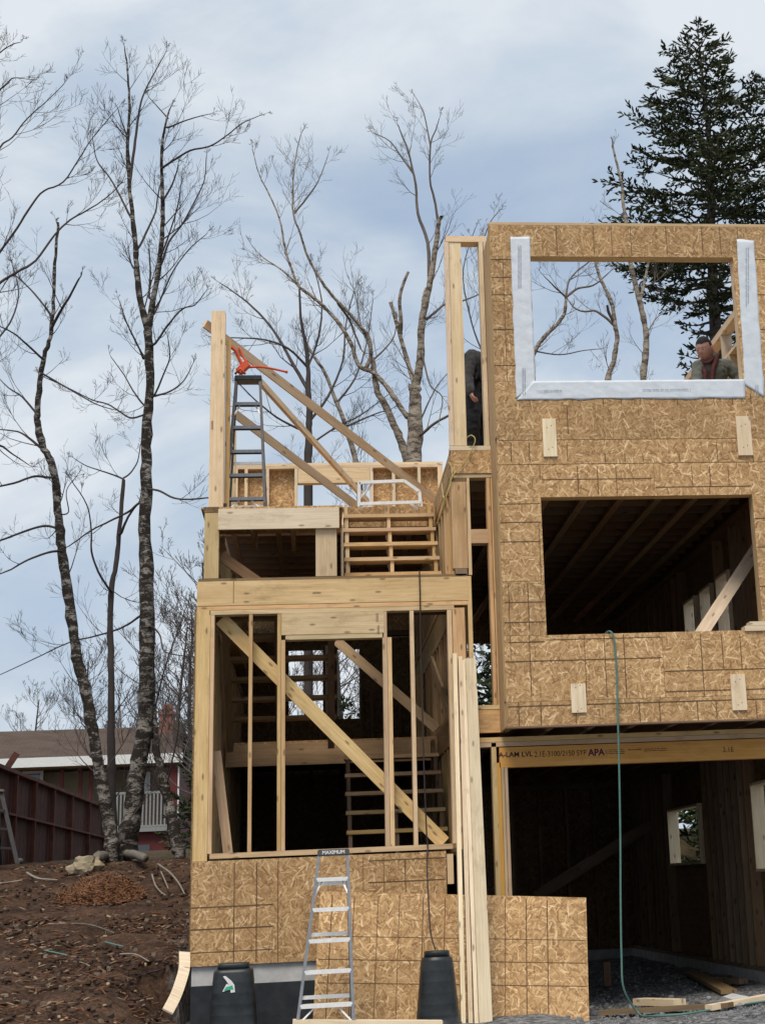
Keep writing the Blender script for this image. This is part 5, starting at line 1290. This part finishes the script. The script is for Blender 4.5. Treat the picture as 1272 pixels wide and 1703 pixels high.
# generic bare trees of the wood behind (each copy has its own place and turn)
def bare_tree(seed, h, lean=.0, bushy=1.0):
    rr = random.Random(seed); root = empty('bare_tree', (0, 0, 0), 'x', 'tree')
    tk, cr = Acc(), Acc(); n = 9; p = Vector((0, 0, -.2)); d = Vector((lean, 0, 1)).normalized(); pts = [p.copy()]; rad = [h*.0115]
    for i in range(n):
        d = (d+rvec(rr)*.08+Vector((0, 0, .05))).normalized(); p = p+d*(h*.8/n); pts.append(p.copy()); rad.append(h*.0115*(1-.78*(i+1)/n))
    tk.tube(pts, rad, 8)
    for j in range(int(26*bushy)):
        t = rr.uniform(.22, 1); i = min(n-1, int(t*n)); o = pts[i].lerp(pts[i+1], t*n-i)
        a = rr.uniform(0, 6.283); e = rr.uniform(.3, 1.0)
        grow(cr, rr, o, Vector((math.cos(a), math.sin(a), e)), h*rr.uniform(.16, .30)*(1.25-.6*t), rad[i]*.42, 3, .16, .18, .85, .006)
    tk.obj('trunk', M['birch' if seed % 2 else 'twig'], root); cr.obj('crown', M['fartwig'], root)
    return root
BT = [bare_tree(s, h, l) for s, h, l in ((51, 9, .05), (52, 11, -.08), (53, 8, .1), (54, 10, 0))]
spots = [(-9.5, 58, 1.0), (-6.8, 57, 1.1), (-4.6, 52, 1.1), (-3.9, 40, 1.0), (-3.0, 33, .9), (-2.4, 27, .8), (-3.6, 60, 1.2), (-12.5, 60, .9), (-1.0, 30, .8), (.6, 24, .7), (2.2, 26, .75), (1.0, 34, .85), (3.2, 30, .8), (-1.9, 20, .62), (-.4, 17, .52), (.9, 16, .5), (4.6, 22, .7), (6.5, 20, .8), (7.6, 27, 1.0), (9.4, 33, 1.0), (11.5, 12, .8), (9.0, 9, .7), (8.2, 14, .8), (-5.6, 50, 1.1), (-3.2, 46, 1.15), (-2.2, 24, .8), (-8.3, 62, 1.2), (-11, 66, 1.2), (-2.8, 38, .95), (13.5, 24, 1.1), (6.2, 36, 1.1), (8.6, 40, 1.15)]
far_lb = ['bare tree at the far left above the ridge of the neighbouring roof', 'bare tree rising behind the middle of the neighbouring roof', 'bare tree rising behind the chimney of the neighbouring house', 'bare tree standing just right of the neighbouring chimney', 'dense bare tree between the neighbouring house and the timber corner post', 'near bare tree close to the left corner of the house', 'tall far bare tree behind the right end of the neighbouring roof', 'small far bare tree left of the neighbouring house']
rr = random.Random(4)
for i, (x, y, s_) in enumerate(spots):
    src = BT[i % 4]
    o = src if i < 4 else copy_tree(src, (0, 0, 0))
    o.location = (x, y, H(x, y)-.1); o.rotation_euler = (0, 0, rr.uniform(0, 6.28)); o.scale = (s_,)*3
    lab = far_lb[i] if i < len(far_lb) else ('bare tree of the wood seen through the rear openings of the house' if x < 5.2 else 'bare tree of the wood outside the right side wall')
    tag(o, lab, 'tree', 'bare trees of the wood behind')

# ---- conifers
def conifer(name, h, r0, nb_, seed, leaf, label, group, gap=0.0, prof=None, base=.12, tuft=.085, trunkr=None, quality=1.0):
    rr = random.Random(seed); root = empty(name, (0, 0, 0), label, 'tree', group)
    tk = Acc(); n = 14; pts = []; 
    for i in range(n+1): pts.append(Vector((noise.noise(Vector((i*.3, seed, 0)))*.25, noise.noise(Vector((i*.3, seed, 9)))*.25, h*i/n-.2)))
    tr0 = trunkr or h*.011
    tk.tube(pts, [max(.012, tr0*(1-i/n)**.85) for i in range(n+1)], 8)
    V, F = [], []
    def tuftf(c, d, L, w_):
        s_ = d.cross(rvec(rr)); 
        if s_.length < 1e-4: return
        s_ = s_.normalized()*w_; k = len(V)
        V.extend((c-s_*.5, c+s_*.5, c+d*L*.6+s_*.9, c+d*L, c+d*L*.6-s_*.9)); F.append((k, k+1, k+2, k+3, k+4))
    for b in range(nb_):
        t = base+(1-base)*(b+rr.random())/nb_; z = h*t
        i = min(n-1, int((z+.2)/h*n)); o = pts[i].lerp(pts[i+1], min(1, (z+.2)/h*n-i))
        R = r0*((1-t)**.80)*(rr.uniform(.50, 1.12) if prof else rr.uniform(.62, 1.18))+.12
        if prof: R *= prof(t)
        a = b*2.399+rr.uniform(-.4, .4); dr = Vector((math.cos(a), math.sin(a), 0))
        m = max(4, int(R*4)); bp = []; pr = o.copy()
        slope = -.10-.30*(1-t)+.85*max(0, t-.72)*2
        for j in range(m+1):
            s_ = j/m; bp.append(o + dr*R*s_ + Vector((0, 0, R*(slope*s_+ .34*s_*s_*(1 if t < .85 else .4)))) + rvec(rr)*.02*R)
        tk.tube(bp, [max(.005, tr0*.24*(1-t*.7)*(1-j/(m+.5))) for j in range(m+1)], 4)
        # side twigs carrying needle tufts
        steps = int(R/(tuft*1.05)*quality)
        for j in range(steps):
            s_ = .22+.78*(j+rr.random())/steps
            if gap and noise.noise(Vector((b*.7, s_*2.5, seed))) > .16 and s_ < .8: continue
            q = s_*m; k = min(m-1, int(q)); c = bp[k].lerp(bp[k+1], q-k); ax = (bp[k+1]-bp[k]).normalized()
            TL = R*.34*(1-.55*abs(s_-.45)*1.6)*rr.uniform(.5, 1.15)+tuft
            for sgn in (-1, 1):
                sd_ = Vector((-dr.y, dr.x, 0))*sgn
                td = (ax*.75+sd_*.8+Vector((0, 0, rr.uniform(-.45, .10)))).normalized()
                nt_ = max(2, int(TL/(tuft*.62)))
                for e in range(nt_):
                    cc = c+td*TL*(e/nt_)+rvec(rr)*tuft*.22
                    for _ in range(2):
                        tuftf(cc, (td+rvec(rr)*.65+Vector((0, 0, .12))).normalized(), tuft*rr.uniform(.8, 1.5), tuft*.22)
        for _ in range(4): tuftf(bp[-1], ((bp[-1]-bp[-2]).normalized()+rvec(rr)*.4+Vector((0, 0, .2))).normalized(), tuft*1.5, tuft*.22)
    for e in range(26): 
        z = h*(1-.06*rr.random()); tuftf(Vector((pts[-1].x, pts[-1].y, z-.2)), (rvec(rr)+Vector((0, 0, .9))).normalized(), tuft*1.3, tuft*.25)
    tk.obj('trunk', M['sprucebark'], root)
    me = bpy.data.meshes.new('crown'); me.from_pydata([tuple(v) for v in V], [], F); me.materials.append(M[leaf]); link(bpy.data.objects.new('crown', me), root)
    return root
SY = 26.0
tp, md = P(1162, 50, SY), P(1192, 560, SY)
sp = conifer('spruce_tree', tp.z-H(md.x, SY)+.2, 8.5, 140, 61, 'spruce', 'tall dark green spruce towering behind the right side of the house', None, gap=1, base=.50, tuft=.14, trunkr=.36, prof=lambda t: min(1.0, .20+.80*max(0, (t-.59)/.12)))
ln = (tp.x-md.x)/(tp.z-md.z)
bx_ = md.x-(md.z-H(md.x, SY))*ln
sp.location = (bx_, SY, H(bx_, SY)); sp.rotation_euler = (0, math.atan(ln), R_(40)); sp.rotation_mode = 'ZYX'
F1 = conifer('fir_tree', 5.2, 1.5, 90, 62, 'fir', 'x', None, base=.03, tuft=.14, quality=.7)
F2 = conifer('fir_tree', 4.2, 1.3, 80, 63, 'fir', 'x', None, base=.03, tuft=.14, quality=.7)
fsp = [(.5, 15.5, .55), (2.7, 14.2, 1.1), (4.1, 16, 1.05), (1.9, 18, .8), (7.2, 9.5, .8), (8.6, 12.5, 1.1), (7.7, 6.2, .6), (-.9, 17.5, .5), (10.5, 8.0, .9), (3.4, 12.4, .8), (-2.6, 30, .9), (9.5, 13.5, 1.7), (11.8, 17, 1.9), (7.4, 13.5, 1.3), (12.5, 11.5, 1.6), (13.5, 21, 2.1), (6.3, 8.5, .42), (6.2, 5.2, .38), (6.9, 11.5, .7), (7.6, 4.4, .5)]
for i, (x, y, s_) in enumerate(fsp):
    o = (F1, F2)[i] if i < 2 else copy_tree((F1, F2)[i % 2], (0, 0, 0))
    o.location = (x, y, H(x, y)-.1); o.rotation_euler = (0, 0, rr.uniform(0, 6.28)); o.scale = (s_,)*3
    lab = 'small dark evergreen glimpsed through the openings at the back of the house' if (x < 5 and i != 10) else ('small dark evergreen outside the side windows of the garage' if i != 10 else 'olive green shrub like evergreen right of the neighbouring red wall')
    tag(o, lab, 'tree', 'small evergreens behind the house')

# ================================================================== PEOPLE
def evalmesh(o, name):
    dg = bpy.context.evaluated_depsgraph_get(); dg.update()
    me = bpy.data.meshes.new_from_object(o.evaluated_get(dg)); me.name = name; return me
def skinned(joints, edges, extra=(), voxel=.012, name='body', mat=None, parent=None, iters=4, fold=0.0):
    """grow one continuous surface over a joint graph, join extra meshes, and fuse everything into one skin"""
    R1 = lambda k: (lambda r: sum(r)/2 if hasattr(r, '__len__') else r)(joints[k][1])
    bm = bmesh.new()
    for a, b_ in edges:
        pa, pb_, ra, rb = joints[a][0], joints[b_][0], R1(a), R1(b_)
        L = (pb_-pa).length; n = max(2, int(L/(.35*max(ra, rb)))+1)
        tubemesh(bm, [pa.lerp(pb_, k/n) for k in range(n+1)], [ra+(rb-ra)*k/n for k in range(n+1)], 14)
    for k in joints:
        bmesh.ops.create_icosphere(bm, subdivisions=2, radius=R1(k)*1.01, matrix=Matrix.Translation(joints[k][0]))
    m1 = bpy.data.meshes.new('a'); bm.to_mesh(m1); bm.free()
    bm = bmesh.new(); bm.from_mesh(m1)
    for m in extra: bm.from_mesh(m)
    m2 = bpy.data.meshes.new('b'); bm.to_mesh(m2); bm.free()
    o = bpy.data.objects.new('b', m2); C.objects.link(o)
    rm = o.modifiers.new('r', 'REMESH'); rm.mode = 'VOXEL'; rm.voxel_size = voxel
    sm_ = o.modifiers.new('m', 'SMOOTH'); sm_.factor = .5; sm_.iterations = iters
    m3 = evalmesh(o, name); bpy.data.objects.remove(o)
    if fold:            # creases of the cloth
        for v in m3.vertices:
            c = v.co; v.co = c + v.normal*fold*(noise.noise(Vector((c.x*9, c.y*9, c.z*22)))+.5*noise.noise(Vector((c.x*24, c.y*24, c.z*40))))
    for p in m3.polygons: p.use_smooth = True
    m3.materials.clear(); m3.materials.append(mat)
    return link(bpy.data.objects.new(name, m3), parent)
def head_mesh(T, hair=False):
    """face towards local -Y, z up, origin at the middle of the head"""
    bm = bmesh.new(); bmesh.ops.create_icosphere(bm, subdivisions=4, radius=1)
    g = lambda v, c, s_: math.exp(-((v.x-c[0])**2/s_[0]**2+(v.z-c[1])**2/s_[1]**2))
    kill = []
    for v in bm.verts:
        x, y, z = v.co; jaw = 1-.30*max(0, -z)**1.3; f = max(0, -y)
        X, Y_, Z = x*.076*jaw, y*.096*(1-.10*max(0, -z)), z*.118
        if f > .15:
            q = Vector((abs(x), 0, z)); fr_ = f
            Y_ -= .024*math.exp(-(x/.13)**2-((z+.12)/.17)**2)*fr_        # nose
            Y_ += .012*g(q, (.36, .10), (.17, .11))*fr_                    # eye sockets
            Y_ -= .008*math.exp(-((z-.27)/.10)**2)*fr_                     # brow
            Y_ -= .006*math.exp(-(x/.30)**2-((z+.50)/.06)**2)*fr_          # lips
            Y_ += .004*math.exp(-(x/.30)**2-((z+.44)/.03)**2)*fr_
            Y_ -= .010*math.exp(-(x/.28)**2-((z+.82)/.16)**2)*fr_          # chin
        v.co = (X, Y_, Z)
        if hair:
            v.co = v.co*1.045 + Vector((0, .004, .004)) + Vector((x, y, z))*.003*noise.noise(Vector((x, y, z))*9)
            if (z < .42 and y < -.30) or z < -.25 or (z < .05 and y < .15): kill.append(v)
    if hair: bmesh.ops.delete(bm, geom=kill, context='VERTS')
    else:
        for s_ in (-1, 1):
            e = bmesh.new(); bmesh.ops.create_icosphere(e, subdivisions=2, radius=1)
            for v in e.verts: v.co = (v.co.x*.010+s_*.078, v.co.y*.018+.008, v.co.z*.032)
            mt = bpy.data.meshes.new('e'); e.to_mesh(mt); e.free(); bm.from_mesh(mt)
    bm.transform(T); me = bpy.data.meshes.new('h'); bm.to_mesh(me); bm.free(); return me
def hand_joints(J, E, key, wrist, direc, palmn, s_=1.0):
    """palm with four unequal curled fingers and a thumb"""
    d = direc.normalized(); n = palmn.normalized(); side = d.cross(n).normalized()
    J[key+'p'] = (wrist+d*.05*s_, (.030*s_, .016*s_)); E.append((key, key+'p'))
    for i, (o, L) in enumerate(((-.030, .070), (-.010, .080), (.010, .074), (.028, .058))):
        b_ = wrist+d*.085*s_+side*o*s_
        J[f'{key}k{i}'] = (b_, .0095); J[f'{key}m{i}'] = (b_+(d*.8+n*.35)*L*.5, .0085); J[f'{key}t{i}'] = (b_+(d*.8+n*.35)*L*.5+(d*.45+n*.85)*L*.45, .0075)
        E += [(key+'p', f'{key}k{i}'), (f'{key}k{i}', f'{key}m{i}'), (f'{key}m{i}', f'{key}t{i}')]
    t0 = wrist+d*.035*s_-side*.03*s_
    J[key+'th1'] = (t0, .011); J[key+'th2'] = (t0+(d*.6-side*.7+n*.3)*.035, .010); J[key+'th3'] = (t0+(d*1.1-side*.8+n*.6)*.06, .008)
    E += [(key+'p', key+'th1'), (key+'th1', key+'th2'), (key+'th2', key+'th3')]
def person(label, J, E, headT, shirt, trousers, shirtmat, hairmat='hair'):
    base = J['footL'][0]
    root = empty('person', (base.x, base.y, 5.667), label, 'person', None)
    JB = {k: (v[0], tuple(x*.72 for x in (v[1] if hasattr(v[1], '__len__') else (v[1], v[1])))) if k in ('hip', 'waist', 'chest', 'shL', 'shR', 'hL', 'hR', 'elL', 'elR', 'knL', 'knR') else v for k, v in J.items()}
    body = skinned(JB, E, [head_mesh(headT)], .0085, 'body', M['skin'], root, 1)
    link(bpy.data.objects.new('hair', head_mesh(headT, True)), root).data.materials.append(M[hairmat])
    for p in bpy.data.objects[[o.name for o in root.children if o.name.startswith('hair')][0]].data.polygons: p.use_smooth = True
    for nm, keys, grow_, mt in shirt+trousers:
        JJ = {k: (J[k][0], tuple(q*1.0+grow_ for q in (J[k][1] if hasattr(J[k][1], '__len__') else (J[k][1], J[k][1])))) for k in keys}
        EE = [(a, b) for a, b in E if a in keys and b in keys]
        skinned(JJ, EE, [], .013, nm, M[mt], root, 5, .010)
    return root
def eyes(root, T):
    for s_ in (-1, 1):
        bm = bmesh.new(); bmesh.ops.create_uvsphere(bm, u_segments=12, v_segments=8, radius=.0085)
        bm.transform(T @ Matrix.Translation((s_*.029, -.080, .012))); obj('eye', bm, [M['white']], root, True)
        bm = bmesh.new(); bmesh.ops.create_uvsphere(bm, u_segments=10, v_segments=6, radius=.0055)
        bm.transform(T @ Matrix.Translation((s_*.029, -.0865, .010))); obj('pupil', bm, [M['ink']], root, True)
# -- worker in the top window, crouching and looking down to the left
hc = P(1170.5, 581, .16)
T1 = Matrix.Translation(hc) @ Matrix.Rotation(R_(-38), 4, 'Z') @ Matrix.Rotation(R_(22), 4, 'X') @ Matrix.Scale(1.13, 4)
J = {}
nk = P(1179, 598, .24); ch_ = P(1185, 612, .30)
shL, shR = P(1160, 609, .18), P(1208, 606, .36)
hip = Vector((ch_.x+.02, .62, 6.22))
J['hip'] = (hip, .12); J['waist'] = (hip.lerp(ch_, .45), .11); J['chest'] = (ch_+Vector((0, .02, -.06)), .145); J['neck0'] = (nk, .072); J['neck1'] = (hc.lerp(nk, .45)+Vector((0, .03, 0)), .056)
J['shL'] = (shL, .052); J['shR'] = (shR, .056)
J['elL'] = (Vector((shL.x-.05, shL.y-.06, shL.z-.27)), .046); J['wrL'] = (Vector((shL.x+.03, shL.y-.22, shL.z-.40)), .030)
J['elR'] = (P(1231, 634, .34), .048); J['wrR'] = (Vector((shR.x-.02, shR.y-.26, shR.z-.38)), .030)
J['hL'] = (hip+Vector((-.09, -.02, -.06)), .095); J['hR'] = (hip+Vector((.09, 0, -.06)), .095)
J['knL'] = (Vector((hip.x-.14, .25, 6.02)), .062); J['knR'] = (Vector((hip.x+.12, .42, 5.74)), .062)
J['anL'] = (Vector((hip.x-.13, .36, 5.75)), .042); J['anR'] = (Vector((hip.x+.12, .80, 5.73)), .042)
J['footL'] = (Vector((hip.x-.14, .20, 5.71)), .040); J['footR'] = (Vector((hip.x+.12, .86, 5.70)), .036)
E = [('hip', 'waist'), ('waist', 'chest'), ('chest', 'neck0'), ('neck0', 'neck1'), ('chest', 'shL'), ('chest', 'shR'), ('shL', 'elL'), ('elL', 'wrL'), ('shR', 'elR'), ('elR', 'wrR'), ('hip', 'hL'), ('hip', 'hR'), ('hL', 'knL'), ('knL', 'anL'), ('anL', 'footL'), ('hR', 'knR'), ('knR', 'anR'), ('anR', 'footR')]
hand_joints(J, E, 'wrL', J['wrL'][0], Vector((.4, -.6, -.5)), Vector((.3, .2, -.9))); hand_joints(J, E, 'wrR', J['wrR'][0], Vector((-.4, -.7, -.4)), Vector((-.3, .2, -.9)))
J1 = dict(J)
p1 = person('worker in grey green jacket with dark red harness straps behind the top window', J, E, T1,
    [('jacket', ['hip', 'waist', 'chest', 'neck0', 'shL', 'shR', 'elL', 'elR', 'wrL', 'wrR'], .016, 'jacket')], [('trousers', ['hip', 'hL', 'hR', 'knL', 'knR', 'anL', 'anR'], .014, 'black'), ('boot', ['anL', 'footL'], .014, 'black'), ('boot', ['anR', 'footR'], .014, 'black')], 'jacket')
eyes(p1, T1)
jk = [o for o in p1.children if o.name.startswith('jacket')][0]
def onfront(px, py): return P(px, py, .115)
for a in (((1164.5, 604), (1168, 612), (1172, 620), (1171, 634)), ((1192, 590), (1189, 602), (1185, 613), (1183, 634))):
    pts = [P(x, y, .30-.20*min(1, k*.45+.35)) for k, (x, y) in enumerate(a)]
    bm = nb(); sp_ = smooth_pts(pts, 4); tubemesh(bm, sp_, [.026]*len(sp_), 8); obj('harness_strap', bm, M['harness'], p1)
bm = nb(); tubemesh(bm, smooth_pts([P(1166, 600, .18), P(1172, 603, .10), P(1180, 601, .12), P(1187, 592, .20), P(1184, 584, .30)], 4), .020, 8); obj('collar', bm, M['harness'], p1)
# -- second worker, standing bent behind the slim frame, head hidden by the studs
Y2 = .75
q = lambda x, y, dy=0: P(x, y, Y2+dy)
hc2 = q(826, 592, .05)
T2 = Matrix.Translation(hc2) @ Matrix.Rotation(R_(60), 4, 'Z') @ Matrix.Rotation(R_(35), 4, 'X') @ Matrix.Scale(1.05, 4)
J = {}
J['hip'] = (q(796, 655), .105); J['waist'] = (q(798, 633), .10); J['chest'] = (q(800, 608), .12); J['neck0'] = (q(811, 592, .03), .06); J['neck1'] = (q(818, 591, .04), .055)
J['shL'] = (q(785, 594, -.10), .066); J['shR'] = (q(812, 600, .18), .064)
J['elL'] = (q(777, 626, -.14), .042); J['wrL'] = (q(781, 650, -.24), .030); J['elR'] = (q(818, 630, .16), .047); J['wrR'] = (q(812, 652, .05), .032)
J['hL'] = (q(788, 664, -.04), .080); J['hR'] = (q(801, 664, .08), .080)
fz_ = 5.70
kL, kR = q(786, 698, -.12), q(803, 698, .10); aL, aR = q(784, 735, -.02), q(806, 735, .22)
J['knL'] = (kL, .052); J['knR'] = (kR, .052)
J['anL'] = (Vector((aL.x, aL.y, 5.76)), .046); J['anR'] = (Vector((aR.x, aR.y, 5.76)), .046)
J['footL'] = (Vector((aL.x+.05, aL.y-.10, 5.71)), .038); J['footR'] = (Vector((aR.x+.06, aR.y-.10, 5.71)), .038)
E = [('hip', 'waist'), ('waist', 'chest'), ('chest', 'neck0'), ('neck0', 'neck1'), ('chest', 'shL'), ('chest', 'shR'), ('shL', 'elL'), ('elL', 'wrL'), ('shR', 'elR'), ('elR', 'wrR'), ('hip', 'hL'), ('hip', 'hR'), ('hL', 'knL'), ('knL', 'anL'), ('anL', 'footL'), ('hR', 'knR'), ('knR', 'anR'), ('anR', 'footR')]
hand_joints(J, E, 'wrL', J['wrL'][0], Vector((.3, -.2, -.9)), Vector((.9, .2, .2))); hand_joints(J, E, 'wrR', J['wrR'][0], Vector((-.2, -.4, -.8)), Vector((-.9, .2, .2)))
p2 = person('stooping worker in charcoal shirt and black trousers standing behind the slim upper frame', J, E, T2,
    [('shirt', ['waist', 'chest', 'neck0', 'shL', 'shR', 'elL', 'elR', 'wrL', 'wrR'], .022, 'darkcloth')], [('trousers', ['hip', 'waist', 'hL', 'hR', 'knL', 'knR', 'anL', 'anR'], .028, 'black'), ('boot', ['anL', 'footL'], .014, 'black'), ('boot', ['anR', 'footR'], .014, 'black')], 'darkcloth')
# small grade stamps on some of the lumber
def stampmark(px, py, Yp, seed, tall=False, host=None):
    dashes(host or house, px, py, px+(0 if tall else 14), py+(14 if tall else 0), 2, seed, Yp, 'ink', .6)
stampmark(626, 1020, -.0045, 71, True, hd); stampmark(628, 1040, -.0045, 72, True, hd)
stampmark(520, 985, -.0045, 73, False, fb); stampmark(352, 700, -.001, 74, True)
# dark harness straps over the second worker's back
for a in (((786, 590), (790, 604), (797, 620), (802, 634)), ((808, 588), (802, 604), (796, 618), (790, 632))):
    bm = nb(); pts = smooth_pts([P(x, y, Y2-.15) for x, y in a], 4); tubemesh(bm, pts, .020, 8); obj('harness_strap', bm, M['black'], p2)
# labels by the side of the house for the trees of the wood
for o in list(C.objects):
    if o.parent is None and o.get('group') in ('bare trees of the wood behind', 'small evergreens behind the house') and o.get('category') == 'tree':
        x, y = o.location.x, o.location.y
        kind = 'bare tree' if 'bare' in o['label'] or o.name.startswith('bare') else 'small evergreen'
        if 'rear openings' in o['label'] or 'glimpsed' in o['label']:
            if x < -1.2: o['label'] = kind+' in the thicket just left of the timber corner post'
            elif x < 1.6: o['label'] = kind+' seen through the two rear windows behind the stairs'
            elif x < 3.6: o['label'] = kind+' seen through the slim gap between stair tower and main block'
            else: o['label'] = kind+' of the wood hidden deep behind the main block'
